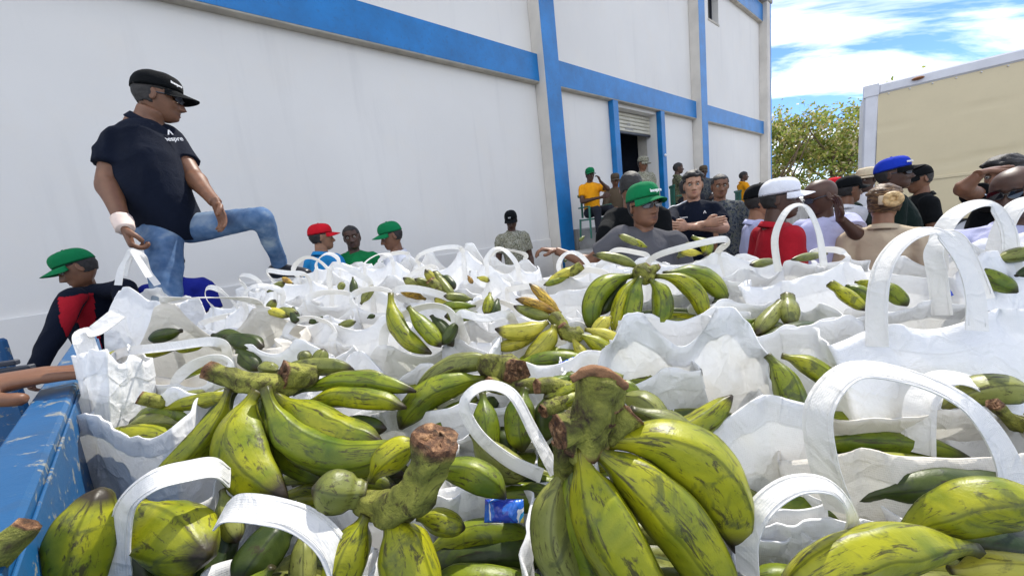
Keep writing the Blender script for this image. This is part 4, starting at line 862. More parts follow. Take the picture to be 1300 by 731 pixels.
stalk(r, [(712, 412, .87), (722, 424, .87), (736, 424, .87)], [10, 18, 18]); stalk(r, [(806, 420, .87), (800, 416, .88), (794, 412, .89)], [18, 18, 10], name='stalk_piece')
r = bunch(525, 400, .94, 'two upright green plantains leaning against the folded front of a bag')
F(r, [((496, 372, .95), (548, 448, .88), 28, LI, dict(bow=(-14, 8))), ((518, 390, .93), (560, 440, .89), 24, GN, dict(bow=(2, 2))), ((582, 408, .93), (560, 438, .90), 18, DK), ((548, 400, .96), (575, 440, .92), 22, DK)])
r = bunch(550, 355, 1.2, 'round tipped plantains with grey stalk and one orange brown fruit')
F(r, [((560, 372, 1.22), (540, 342, 1.16), 17, YE, dict(neck=.8)), ((556, 368, 1.22), (526, 354, 1.18), 13, OL), ((552, 348, 1.2), (576, 376, 1.14), 15, OL, dict(neck=1)), ((560, 350, 1.24), (578, 366, 1.2), 16, DK), ((540, 380, 1.2), (506, 366, 1.14), 16, RI), ((540, 372, 1.22), (512, 352, 1.2), 14, OL), ((570, 392, 1.15), (552, 378, 1.16), 14, YE)])
stalk(r, [(545, 356, 1.15), (556, 368, 1.15), (566, 378, 1.17)], [13, 14, 16])
r = bunch(585, 392, 1.02, 'stack of green plantains seen through the upright handle')
F(r, [((600, 380, 1.04), (563, 376, 1.0), 13, OL), ((604, 388, 1.03), (560, 388, .99), 15, GN), ((606, 398, 1.02), (564, 402, .98), 19, GN), ((622, 372, 1.05), (618, 400, 1.0), 17, LI), ((632, 380, 1.04), (624, 408, 1.0), 16, DK)])
r = bunch(875, 312, 1.26, 'curled plantain peeking out between broad white handles')
F(r, [((878, 300, 1.26), (894, 324, 1.22), 17, LI, dict(bow=(10, 0))), ((892, 322, 1.24), (862, 318, 1.24), 12, YE), ((860, 328, 1.25), (880, 308, 1.27), 14, OL)])
r = bunch(795, 302, 1.4, 'olive plantain tips in front of the grey V neck shirt')
F(r, [((815, 312, 1.38), (785, 298, 1.42), 11, OL), ((822, 314, 1.38), (800, 304, 1.4), 9, LI)])
r = bunch(985, 332, 1.02, 'two flat plantains visible below the tall handles')
F(r, [((988, 330, 1.04), (952, 336, 1.0), 13, OL), ((1050, 322, 1.06), (1004, 330, 1.02), 11, OL)])
r = bunch(1090, 380, .8, 'blunt green plantains left of the broad upright handle')
F(r, [((1054, 360, .82), (1100, 394, .76), 20, LI, dict(neck=.7)), ((1074, 362, .84), (1112, 384, .8), 20, GN), ((1118, 356, .8), (1152, 388, .76), 22, GN), ((1085, 358, .86), (1115, 362, .84), 12, LI)])
r = bunch(980, 400, .84, 'two stubby olive plantain tips above the printed green mark')
F(r, [((992, 384, .86), (960, 424, .80), 25, OL, dict(neck=.55)), ((1000, 376, .86), (1003, 414, .80), 26, OL, dict(neck=.7)), ((960, 405, .84), (920, 420, .82), 15, GN), ((965, 418, .82), (936, 428, .81), 14, GN)])
r = bunch(1010, 480, .62, 'two broad green plantains standing beside the smooth white bag')
F(r, [((974, 450, .64), (1008, 566, .56), 38, GN, dict(bow=(12, -8))), ((992, 452, .66), (1064, 500, .60), 30, LI, dict(bow=(8, -6))), ((1010, 500, .64), (1010, 570, .6), 34, DK)])
r = bunch(880, 530, .56, 'single curved green plantain lying across the smooth white bag')
F(r, [((800, 560, .54), (930, 500, .56), 36, LI, dict(bow=(10, 16)))])
r = bunch(800, 500, .56, 'dull green plantains behind the big foreground stalk')
F(r, [((782, 500, .58), (850, 562, .52), 40, OL, dict(bow=(8, -10))), ((780, 480, .6), (815, 510, .57), 26, GN), ((760, 470, .62), (800, 500, .6), 22, DK)])
r = bunch(1260, 505, .58, 'olive plantain with brown dried stem behind the big cream bag')
F(r, [((1190, 520, .6), (1310, 500, .56), 42, OL, dict(bow=(0, -14))), ((1240, 528, .6), (1185, 528, .6), 26, DK), ((1290, 540, .58), (1240, 530, .58), 20, LI)])
stalk(r, [(1262, 512, .54), (1278, 528, .54), (1296, 540, .54)], [16, 12, 22], name='dried_stem')
r = bunch(1180, 690, .38, 'fat green plantains in the bottom right corner')
F(r, [((1128, 690, .41), (1330, 640, .37), 66, LI, dict(bow=(0, -22), neck=.35)), ((1240, 700, .37), (985, 760, .35), 66, LI, dict(bow=(0, -32))), ((1205, 722, .38), (1340, 722, .36), 42, YE), ((1180, 690, .42), (1330, 700, .40), 60, DK)])
r = bunch(1275, 345, .82, 'dark green plantains in the bag at the right edge below the tall handles')
F(r, [((1232, 338, .84), (1292, 372, .78), 26, GN), ((1262, 330, .84), (1320, 318, .82), 20, OL), ((1290, 350, .8), (1320, 340, .8), 16, DK)])
r = bunch(180, 455, .94, 'long plantain lying along the cream lining left of the dark ones')
F(r, [((112, 462, .96), (226, 442, .92), 21, LI, dict(bow=(0, -3))), ((262, 436, .94), (222, 444, .92), 17, LI), ((230, 420, .98), (190, 430, 1.0), 20, DK)])
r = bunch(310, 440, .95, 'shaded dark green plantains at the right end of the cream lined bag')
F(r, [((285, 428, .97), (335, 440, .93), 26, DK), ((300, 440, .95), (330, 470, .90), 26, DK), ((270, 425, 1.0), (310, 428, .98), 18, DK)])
r = bunch(240, 510, .74, 'plantains lying inside the bag against the rail')
F(r, [((206, 520, .76), (296, 502, .72), 22, LI, dict(bow=(0, -2))), ((215, 508, .78), (262, 500, .76), 16, OL), ((250, 528, .76), (280, 535, .74), 22, DK)])
stalk(r, [(176, 505, .74), (192, 508, .75), (208, 512, .76)], [14, 16, 14])
r = bunch(120, 690, .40, 'upright light green plantain in the bottom left corner beside the rail')
F(r, [((88, 800, .37), (128, 620, .40), 78, LI, dict(bow=(-6, -4), tipsharp=1.6)), ((92, 695, .42), (38, 712, .41), 24, DK)])
r = bunch(230, 680, .44, 'fat plantain under the arching strap beside the rail')
F(r, [((168, 648, .47), (262, 708, .40), 84, LI, dict(bow=(2, 0), neck=.5)), ((282, 622, .50), (300, 690, .46), 30, OL), ((160, 660, .50), (200, 790, .42), 40, DK), ((300, 640, .50), (250, 770, .42), 44, DK)])
r = bunch(330, 700, .42, 'brown green plantain tip beneath the short folded strap')
F(r, [((372, 655, .47), (300, 745, .40), 56, DK, dict(neck=.6)), ((385, 670, .46), (385, 760, .42), 34, OL), ((345, 720, .4), (290, 790, .38), 40, GN)])
r = bunch(355, 398, 1.1, 'small plantains with black tips below the raised knee')
F(r, [((338, 398, 1.14), (350, 380, 1.12), 13, OL), ((336, 392, 1.12), (366, 402, 1.08), 14, YE), ((350, 394, 1.12), (378, 398, 1.08), 14, OL), ((372, 390, 1.1), (376, 410, 1.07), 12, DK)])
r = bunch(365, 362, 1.4, 'brown plantain stub with pale tip at the far left bags')
F(r, [((340, 370, 1.42), (362, 358, 1.4), 10, OL), ((372, 360, 1.38), (358, 352, 1.4), 8, RI)])
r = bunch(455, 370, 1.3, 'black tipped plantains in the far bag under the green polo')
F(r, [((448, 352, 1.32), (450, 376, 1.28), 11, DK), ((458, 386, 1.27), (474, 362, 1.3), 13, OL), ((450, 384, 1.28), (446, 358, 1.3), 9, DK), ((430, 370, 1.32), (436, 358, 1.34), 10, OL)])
r = bunch(400, 404, 1.1, 'brown plantain ends poking from flat bags left of the upright pair')
F(r, [((410, 402, 1.1), (392, 410, 1.08), 10, DK), ((430, 412, 1.06), (452, 408, 1.06), 11, OL), ((466, 404, 1.08), (476, 400, 1.08), 8, DK)])
r = bunch(715, 350, 1.25, 'slender speckled plantain with dark end leaning on the white far bags')
F(r, [((735, 338, 1.24), (694, 360, 1.22), 15, YE, dict(neck=.7)), ((722, 352, 1.22), (690, 362, 1.2), 10, LI)])
stalk(r, [(738, 336, 1.23), (732, 341, 1.23), (724, 347, 1.23)], [11, 12, 11])
r = bunch(745, 312, 1.6, 'tiny green tips on the far bags under the blue stripe')
F(r, [((742, 300, 1.62), (735, 306, 1.6), 5, OL), ((720, 330, 1.5), (715, 332, 1.5), 5, DK)])
r = bunch(622, 352, 1.4, 'yellow tip poking from the crumpled far bag')
F(r, [((606, 352, 1.42), (622, 356, 1.4), 9, YE), ((594, 350, 1.44), (600, 360, 1.42), 7, RI)])
r = bunch(935, 345, 1.0, 'dark tip right of the round hand')
F(r, [((905, 385, .98), (925, 372, 1.0), 14, DK)])
r = bunch(5, 690, .36, 'dried brown plantain stalk resting on the blue rail')
stalk(r, [(36, 664, .315), (18, 684, .31), (-14, 712, .305)], [26, 34, 38])
# what lies deeper in the open bags
rgc = random.Random(4)
for b in BAGS:
    if b['close'] >= .5 and b['p'][1] > .9: continue
    if ('rail' in b['label'] and b['W'] < .2) or 'largest' in b['label']: continue
    q = b['base']+(np.array([0, 0, b['H']-.045]))@b['R']
    t = empty('plantain_bunch', q, 'plantains deep inside the '+' '.join(b['label'].split()[:12]).rstrip(','), 'plantains', GR)
    n = 6; nn = rgc.uniform(-.4, .4)
    for i in range(n):
        yy = (i-(n-1)/2)/n*b['D']*.62; L = min(.115, b['W']*rgc.uniform(.30, .40)); tw = rgc.uniform(-.25, .25); zz_ = rgc.uniform(-.035, .005)-(.03 if b['W'] > .40 else 0)
        p0 = np.array([-L, yy-tw*L*.4, zz_-.012])@b['R']+q; p1 = np.array([L, yy+tw*L*.4, zz_-.02])@b['R']+q
        fruit(t, p0, p1, min(.043, b['D']*.26), rgc.choice([GN, OL, DK, GN, LI]), bow=np.array([0, 0, rgc.uniform(.012, .03)]))
# blue and white food packets
def packet(px, py, d, wpx, hpx, ang, label):
    c = at(px, py, d); n = 16; V = []; s = d/FPX; ca, sa = math.cos(ang), math.sin(ang)
    for sgn in (1, -1):
        for i in range(n):
            for j in range(n):
                u, v = i/(n-1)*2-1, j/(n-1)*2-1; h = max(0, (1-u**4)*(1-v**4))**.6*hpx*.28*s*(1+.25*float(vnoise(np.array([u*3, v*3, d*9]))))
                a, b_ = (u*ca-v*hpx/wpx*sa)*wpx/2*s, (u*sa+v*hpx/wpx*ca)*wpx/2*s
                V.append(c+a*np.array([1, 0, 0])+b_*nrm([0, .6, .8])+sgn*h*nrm([0, -.8, .6]))
    Fc = []
    for k in range(2):
        for i in range(n-1):
            for j in range(n-1):
                q = [k*n*n+i*n+j, k*n*n+(i+1)*n+j, k*n*n+(i+1)*n+j+1, k*n*n+i*n+j+1]; Fc.append(q if k == 0 else q[::-1])
    return tag(meshobj('food_packet', V, Fc, M['packet'], origin=V[0]), label, 'packet')
packet(640, 648, .47, 50, 26, -.1, 'blue and white food packet inside the bag with the sawn stalk hand')
packet(722, 464, .78, 22, 16, .3, 'small deep blue packet between the yellowish plantains')
packet(1196, 372, .80, 22, 14, .2, 'navy printed packet seen under the broad handle of the largest bag')

# ================================================================== PEOPLE
HZ = np.array([-.118, -.108, -.09, -.068, -.045, -.02, .0, .02, .04, .06, .085, .105, .118, .122])
HF = np.array([.045, .074, .086, .087, .087, .086, .085, .088, .092, .090, .076, .052, .022, .0])
HB = np.array([.0, -.010, -.030, -.055, -.075, -.09, -.098, -.102, -.102, -.098, -.084, -.060, -.028, .0])
HW = np.array([.018, .036, .050, .059, .065, .070, .073, .075, .075, .073, .062, .045, .020, .0])
def rotm(yaw, pitch=0, roll=0):
    """rows: local right, forward, up in world; yaw clockwise from +Y, pitch up positive, roll to the right"""
    y, p, r = map(math.radians, (yaw, pitch, roll)); fw = np.array([math.sin(y)*math.cos(p), math.cos(y)*math.cos(p), math.sin(p)]); rt = np.array([math.cos(y), -math.sin(y), 0.]); up = np.cross(rt, fw)
    return np.array([rt*math.cos(r)-up*math.sin(r), fw, up*math.cos(r)+rt*math.sin(r)])
def headgrid(nz=46, nph=56):
    z = -.118+(.240)*(np.linspace(0, 1, nz)); z[-1] = .122; ph = np.linspace(0, 2*np.pi, nph, endpoint=False)
    k = lambda T: np.convolve(np.pad(np.interp(z, HZ, T), 2, mode='edge'), [.1, .2, .4, .2, .1], 'valid')
    f, b, w_ = k(HF), k(HB), k(HW); f[-1] = b[-1] = w_[-1] = 0.0; y0 = -.006
    s, c = np.sin(ph), np.cos(ph); sx_ = np.sign(s)*np.abs(s)**.92
    X = w_[:, None]*sx_[None]; Y = np.where(c[None] > 0, y0+(f-y0)[:, None]*np.abs(c[None])**.80, y0-(y0-b)[:, None]*np.abs(c[None])**.9); Z = np.repeat(z[:, None], nph, 1)
    return X, Y, Z, c
def face(X, Y, Z, c, jaw=0, male=True):
    fr = (c > .15)[None]*1.0; g = lambda x0, z0, sx_, sz_: np.exp(-((np.abs(X)-x0)/sx_)**2-((Z-z0)/sz_)**2)
    d = 0*X
    ridge = np.exp(-(X/(.0085+.006*np.clip((.02-Z)/.06, 0, 1)))**2); prof = np.interp(Z, [-.058, -.048, -.040, -.02, .0, .022, .034], [0, .012, .033, .024, .012, .004, 0]); d = d+ridge*prof
    d = d+.009*g(.013, -.040, .006, .007)              # nostril wings
    d = d-.018*g(.031, .006, .015, .012)-.006*g(.018, .008, .007, .012)   # sockets
    d = d+.0065*g(.028, .026, .02, .008)               # brows
    d = d+.008*g(0, -.062, .018, .0045)+.008*g(0, -.074, .016, .0055)-.005*g(0, -.0675, .022, .0022)   # lips
    d = d+.006*g(0, -.10, .018, .014)+.004*g(.042, -.02, .016, .016)-.004*g(.04, -.055, .015, .015)
    Y2 = Y+d*fr
    col = np.ones(X.shape+(3,)); lip = np.clip((g(0, -.062, .020, .005)+g(0, -.074, .018, .006))*fr, 0, 1)[..., None]
    col = col*(1-lip*np.array([.15, .42, .40])); br = np.clip((np.abs(Z-.0265-.004*np.cos(np.abs(X)*60)) < .0045)*((np.abs(X) > .014) & (np.abs(X) < .044))*fr, 0, 1)[..., None]
    col = col*(1-br*.82); mo = np.clip(g(0, -.0675, .024, .0032)*fr, 0, 1)[..., None]; col = col*(1-.85*mo); lid = np.clip(g(.031, .011, .014, .0035)*fr, 0, 1)[..., None]; col = col*(1-.6*lid); ns = np.clip(g(.009, -.049, .006, .004)*fr, 0, 1)[..., None]; col = col*(1-.6*ns)
    sock = np.clip(g(.031, .004, .014, .008)*fr, 0, 1)[..., None]; col = col*(1-.30*sock)
    return X, Y2, Z, col
def hand(w, direction, palmn, curl=.5, side=1, spread=.12, size=1.0, thumb=.5, curls=None):
    """hand mesh from the wrist w along direction; palmn = palm normal; side=+1 puts the thumb towards cross(direction,palmn)"""
    d = nrm(direction); n = nrm(np.asarray(palmn)-d*(d@palmn)); s = np.cross(d, n)*side; k = size; parts = []
    C = [w-d*.02*k, w+d*.02*k, w+d*.05*k, w+d*.085*k, w+d*.097*k]
    v, f, _ = tube(C, np.array([.026, .032, .040, .042, .034])*k, 14, R2=np.array([.020, .017, .015, .013, .010])*k, hint=s); parts.append((v, f))
    ln = [.072, .080, .075, .060]; off = [.031, .0105, -.0105, -.031]; rr = [.0088, .0092, .0088, .0078]; cs = curls or [curl*.9, curl, curl*1.05, curl*1.15]
    for i in range(4):
        b = w+d*(.088-.004*abs(i-1.2))*k+s*off[i]*k; a = cs[i]; dirv = nrm(d+s*(off[i]*3*spread)); P = [b-dirv*.02*k, b]
        ang = 0
        for j, q in enumerate((.45, .31, .24)):
            ang += a*(.9, 1.15, .8)[j]; P.append(P[-1]+(dirv*math.cos(ang)+n*math.sin(ang))*ln[i]*q*k)
        v, f, _ = tube(catmull(P, 12), np.interp(np.linspace(0, 1, 12), [0, .3, .9, 1], [1.08, 1.03, .85, .5])*rr[i]*k, 9, hint=s); parts.append((v, f))
    b = w+d*.018*k+s*.026*k; P = [b-s*.01*k, b+(d*.022+s*.020+n*.010)*k, b+(d*.048+s*.030*(1-thumb*.3)+n*.022*(1+thumb))*k, b+(d*.070+s*.026*(1-thumb)+n*.030*(1+thumb))*k]
    v, f, _ = tube(catmull(P, 12), np.array([.014]*4+[.0125]*3+[.0108]*4+[.006])*k, 9, hint=n); parts.append((v, f))
    return remesh(parts, .0042*k, 3)[:2]
def wrinkle(V, Nn, amp=.006, sc=16, seed=0, stretch=(1, 1, .6)):
    q = V*np.array(stretch)*sc+seed; r = 1-np.abs(vnoise(q+.35*vnoise(q*1.2)[:, None])); r2 = vnoise(V*sc*2.3+seed)
    return V+Nn*((r**2-.5)*amp+r2*amp*.18)[:, None]
PROTO = {}
def person(label, head, yaw, hyaw=None, hpitch=0, hroll=0, skin='skin_mid', h=1.0, shirt='white', sleeves='short', legs='trouser_dark', pose='stand', J=None, cap=None, hair='hair_black', glasses=False, collar=True,
           belly=0.0, hands=None, vox=.011, hair_full=False, neckpt=None, legw=1.0, fold=.0085, group=None, text=None, shirt_text=None, lean=0.0, visor_dir=0, shoes=True, wide=1.0, vneck=False, camoc=None, zip_=None, kind='person', seat_rise=0):
    """head=(px,py,depth) of the head centre; yaw: where the chest faces; J: world overrides {joint: point}"""
    if not isinstance(head, np.ndarray) and head[0] > 950: head = (head[0], head[1], head[2]*(1.10+.14*min(1, (head[0]-950)/200)))
    H0 = np.array(head) if isinstance(head, np.ndarray) else at(*head); hyaw = yaw if hyaw is None else hyaw; R = rotm(yaw); k = h; low = pose == 'sit'
    hd_local = np.array([0, .02+lean, 1.635 if not low else 1.16])*k
    org = H0-hd_local@R
    L = dict(pelvis=(0, 0, .93), waist=(0, .01, 1.08), belly=(0, .015, 1.14), chest=(0, .015+lean*.5, 1.30), upper=(0, lean*.85, 1.42), neck=(0, -.012+lean*.9, 1.475), headb=(0, .0+lean, 1.56),
             hipR=(.09, 0, .90), hipL=(-.09, 0, .90), kneeR=(.10, .03, .49), kneeL=(-.10, .03, .49), ankR=(.11, -.01, .09), ankL=(-.11, -.01, .09),
             shR=(.175, -.005+lean*.8, 1.40), shL=(-.175, -.005+lean*.8, 1.40), elR=(.225, -.03+lean*.5, 1.12), elL=(-.225, -.03+lean*.5, 1.12), wrR=(.235, .06+lean*.3, .88), wrL=(-.235, .06+lean*.3, .88))
    if low:
        for q in L: L[q] = (L[q][0], L[q][1], L[q][2]-.475)
        L.update(kneeR=(.13, .43, .50), kneeL=(-.13, .43, .50), ankR=(.13, .42, .09), ankL=(-.13, .42, .09), wrR=(.13, .33, .60), wrL=(-.13, .33, .60), elR=(.24, .08, .68), elL=(-.24, .08, .68), hipR=(.09, .02, .46), hipL=(-.09, .02, .46))
    P = {q: org+(np.array(v, float)*k)@R for q, v in L.items()}
    if J:
        for q, v in J.items(): P[q] = np.asarray(v, float) if not callable(v) else v(P)
    if J and 'shR' in J: pass
    root = empty('person', (P['ankR']+P['ankL'])/2*[1, 1, 0]+[0, 0, min(P['ankR'][2], P['ankL'][2])-.09*k], label, 'person', group)
    bw = np.linalg.norm(P['shR']-P['shL'])/.35/k
    rt = nrm(P['shR']-P['shL']); 
    # --- skin body: trunk core, neck, arms, hands (one mesh)
    core = catmull([P['pelvis'], P['waist'], P['chest'], P['upper'], P['neck']], 12)
    parts = [tube(core, np.linspace(.11, .085, 12)*k, 12, R2=np.linspace(.08, .07, 12)*k, hint=rt)[:2]]
    parts.append(tube(catmull([P['upper'], P['neck'], P['headb'], P['headb']+(P['headb']-P['neck'])*.35], 10), np.array([.075, .066, .060, .057, .056, .055, .055, .055, .054, .05])*k*(1+belly*.12), 14, R2=np.array([.070, .064, .060, .058, .057, .056, .056, .056, .055, .05])*k*(1+belly*.12), hint=rt)[:2])
    hm = []
    for sd in 'RL':
        a = catmull([P['sh'+sd], P['el'+sd]], 8); f1 = [P['el'+sd], (P['el'+sd]*.68+P['wr'+sd]*.32), P['wr'+sd]]
        ak = k*(1.08+.14*belly); parts.append(tube(a, np.array([.050, .052, .050, .047, .044, .042, .041, .040])*ak, 10)[:2])
        parts.append(tube(catmull(f1, 10), np.array([.041, .044, .045, .042, .038, .034, .031, .028, .0265, .026])*ak, 10)[:2]); parts.append(sphere(P['el'+sd], .040*k, 10, 7))
        parts.append(tube([P['hip'+sd], P['hip'+sd]*.5+P['knee'+sd]*.5, P['knee'+sd]], np.array([.05, .045, .038])*k, 8)[:2]); parts.append(tube([P['knee'+sd], P['knee'+sd]*.5+P['ank'+sd]*.5, P['ank'+sd]], np.array([.036, .034, .030])*k, 8)[:2])
        spec = (hands or {}).get(sd, {})
        if spec is not None:
            d = spec.get('dir', P['wr'+sd]-P['el'+sd]); pn = spec.get('palm', -rt if sd == 'R' else rt)
            dn = nrm(d); pn_ = nrm(np.asarray(pn)-dn*(dn@np.asarray(pn))); fwd = R[1]
            sgn = spec.get('side', 1 if np.cross(dn, pn_)@(fwd+UP*.5) > 0 else -1)
            hm.append(hand(P['wr'+sd]-dn*.004, d, pn, spec.get('curl', .45), sgn, spread=spec.get('spread', .12), size=k*spec.get('size', 1.0), thumb=spec.get('thumb', .3), curls=spec.get('curls')))
    bv, bf, bn = remesh(parts, vox, 5)
    # --- head
    HR = rotm(hyaw, hpitch, hroll); X, Y, Z, c = headgrid(); X, Y, Z, colr = face(X, Y, Z, c)
    hk = 1.0*k if h < 1.15 else k; nz, nph = X.shape
    hv = (np.stack([X, Y, Z], -1).reshape(-1, 3)*hk)@HR+H0
    hf = [(i*nph+j, (i)*nph+(j+1) % nph, (i+1)*nph+(j+1) % nph, (i+1)*nph+j) for i in range(nz-1) for j in range(nph)]; hf = [f[::-1] for f in hf]; hf.append(tuple(range(nph)))
    ears = []
    for s in (-1, 1):
        ev, ef = sphere((0, 0, 0), (.009, .019, .031), 12, 9); a = .35*s; ev = ev@np.array([[math.cos(a), -math.sin(a), 0], [math.sin(a), math.cos(a), 0], [0, 0, 1]])
        inner = (np.sign(ev[:, 0]) == s); ev[:, 0] -= s*inner*.006*np.exp(-((ev[:, 1]/.010)**2+(ev[:, 2]/.018)**2)); ears.append(((ev+[s*.074, -.012, -.002])*hk@HR+H0, ef))
    V, Fc = join([(bv, bf), (hv, hf)]+ears+hm); colv = np.ones((len(V), 3)); colv[len(bv):len(bv)+len(hv)] = colr.reshape(-1, 3)
    body = meshobj('body', V, Fc, M[skin], root, col=colv)
    tox = lambda p: (np.asarray(p, float)*hk)@HR+H0
    if not glasses:
        for s in (-1, 1):
            ev, ef = sphere((s*.031, .0715, .004), .0125, 10, 8); eo = meshobj('eye', tox(ev), ef, M['eye_white'], root)
            ev, ef = sphere((s*.031, .0805, .004), (.0068, .0045, .0060), 8, 6); meshobj('iris', tox(ev), ef, M['lens'], eo)
    else:
        gp = []
        for s in (-1, 1):
            th = np.linspace(0, 2*np.pi, 20, endpoint=False); lx = s*.033+.029*np.sign(np.cos(th))*np.abs(np.cos(th))**.8; lz = .006+.019*np.sign(np.sin(th))*np.abs(np.sin(th))**.8-.002*np.abs(np.cos(th)); ly = .101-(lx/.075)**2*.030
            ly2 = ly-.004; v = np.vstack([np.stack([lx, ly, lz], 1), np.stack([lx, ly2, lz], 1)]); f = [tuple(range(20)), tuple(range(20, 40))[::-1]]+[(i, (i+1) % 20, 20+(i+1) % 20, 20+i) for i in range(20)]; gp.append((tox(v), f))
            for q in (tube([tox((s*.060, .083, .010)), tox((s*.073, .055, .012)), tox((s*.079, -.005, .006))], .0035*hk, 6),): gp.append(q[:2])
        gp.append(tube([tox((-.008, .102, .010)), tox((.008, .102, .010))], .003*hk, 6)[:2]); v, f = join(gp); meshobj('sunglasses' if glasses is True else 'spectacles', v, f, M['lens' if glasses is True else 'dark_steel'], root, smooth=False)
    # --- hair
    if hair:
        thick = .012 if hair_full else .0055; mk = (Z > np.where(c[None] > .55, .070, np.where(c[None] > -.05, .030, -.045)) + .012*np.sin(7*np.linspace(0, 6.28, nph))[None]*.3)
        Xh, Yh, Zh, _ = headgrid(); cen = np.array([0, -.006, .02]); Pt = np.stack([Xh, Yh, Zh], -1); dr = Pt-cen; dr /= np.linalg.norm(dr, axis=2)[..., None]+1e-9
        tt = np.where(mk, thick*(1+.5*vnoise(Pt*60)), -.004)
        if hair_full: tt = np.where(mk & (Z > .06), thick*1.9*(1+.5*vnoise(Pt*45)), tt)
        Ph = Pt+dr*tt[..., None]; keep = [(i, j) for i in range(nz-1) for j in range(nph) if mk[i, j] or mk[i+1, j] or mk[i, (j+1) % nph] or mk[i+1, (j+1) % nph]]
        hfc = [(i*nph+j, (i+1)*nph+j, (i+1)*nph+(j+1) % nph, i*nph+(j+1) % nph) for i, j in keep]
        meshobj('hair', tox(Ph.reshape(-1, 3)), hfc, M[hair], root)
    # --- cap
    if cap:
        cmat, style = cap[:2]
        zr = .047; rows = 12; n = 40; th = np.linspace(0, 2*np.pi, n, endpoint=False); Vc = []
        for i in range(rows+1):
            t = i/rows*math.pi/2; z = zr+.088*math.sin(t)**(.9 if style != 'patrol' else .8); sc = math.cos(t)**(.62 if style == 'ball' else .38) if i < rows else 0
            tuck = 1+.02*math.sin(t*2)
            for a in th: Vc.append(((.0845*math.sin(a))*sc*tuck, -.006+(.106*math.cos(a))*sc*tuck+(.006 if math.cos(a) > 0 else 0)*math.sin(t), z-(.020*(1-math.cos(a))/2)*(1-i/rows)))
        Vc = np.array(Vc); Vc = Vc*(1+.006*np.cos(6*np.tile(th, rows+1)))[:, None]
        fc = [(i*n+j, i*n+(j+1) % n, (i+1)*n+(j+1) % n, (i+1)*n+j) for i in range(rows) for j in range(n)]; fc = [f[::-1] for f in fc]
        inn = Vc[:n]*[.96, .96, 1]+[0, 0, .012]; o = len(Vc); Vc = np.vstack([Vc, inn]); fc += [(j, (j+1) % n, o+(j+1) % n, o+j) for j in range(n)]
        bt = sphere((0, -.006, zr+.090), (.007, .007, .004), 8, 5); Vc, fc = join([(Vc, fc), bt]); co = meshobj('cap' if style != 'straw' else 'straw_hat', tox(Vc), fc, M[cmat], root)
        # visor (or brim)
        vd = math.radians(visor_dir); Vv = []; nu, nr_ = 24, 7
        full = style == 'straw'; span = math.pi if full else 1.18
        for sgn in (1, -1):
            for i in range(nu+1):
                a = -span+2*span*i/nu
                for j in range(nr_+1):
                    t = j/nr_; e = (math.cos(a/span*math.pi/2)**.45 if not full else 1); ln_ = (.068 if not full else .055)*t*e
                    r0x, r0y = .0845, .110; x = (r0x+ln_*(.35 if not full else 1))*math.sin(a); y = -.006+(r0y+ln_)*math.cos(a) if not full else -.006+(r0y+ln_)*math.cos(a)
                    z = zr-.002-.014*t-(.30*x*x/.085*(.30+t*.8) if not full else 0)-(.020*(1-math.cos(a))/2 if full else 0)+sgn*.0016
                    Vv.append((x*math.cos(vd)+y*math.sin(vd), y*math.cos(vd)-x*math.sin(vd), z))
        m = nr_+1; fv = []
        for k2 in range(2):
            for i in range(nu):
                for j in range(nr_):
                    q = [k2*(nu+1)*m+i*m+j, k2*(nu+1)*m+(i+1)*m+j, k2*(nu+1)*m+(i+1)*m+j+1, k2*(nu+1)*m+i*m+j+1]; fv.append(q[::-1] if k2 == 0 else q)
        o2 = (nu+1)*m; fv += [(i*m+nr_, (i+1)*m+nr_, o2+(i+1)*m+nr_, o2+i*m+nr_) for i in range(nu)]
        meshobj('visor' if not full else 'brim', tox(np.array(Vv)), fv, M[cmat if not (cap and len(cap) > 2 and isinstance(cap, tuple)) else cap[2]], co)
        if text: 
            side_a = math.radians(text[2]) if len(text) > 2 else 0
            fwd_ = np.array([math.sin(side_a), math.cos(side_a), 0]); p = np.array([.088*math.sin(side_a), -.006+.108*math.cos(side_a), zr+.030])
            o = tox(p+fwd_*.003); rgt = np.array([-math.cos(side_a), math.sin(side_a), 0])@HR; upp = (np.array([0, 0, 1])-fwd_*.28)@HR
            textmesh(text[0], text[1]*hk, 'cap_lettering', M['print_white'], o, rgt, upp, co, .002, .0004)
    # --- shirt
    sm = M[shirt]; bl = belly
    tr = catmull([P['pelvis']-(P['waist']-P['pelvis'])*.25, P['pelvis'], P['waist'], P['belly'], P['chest'], P['upper'], P['neck']+(P['neck']-P['upper'])*.1], 18); q = np.linspace(0, 1, 18)
    rx = np.interp(q, [0, .16, .33, .5, .66, .83, .93, 1], [.165, .168, .150+.02*bl, .152+.03*bl, .160+.012*bl, .135, .085, .066])*k*wide; ry = np.interp(q, [0, .16, .33, .5, .66, .83, .93, 1], [.125, .13+.02*bl, .125+.05*bl, .128+.055*bl, .130+.03*bl, .105, .085, .068])*k
    tr = tr+R[1][None]*(np.interp(q, [0, .35, .6, 1], [0, .03, .015, 0])*bl)[:, None]
    sp = [tube(tr, rx, 20, R2=ry, hint=rt)[:2]]
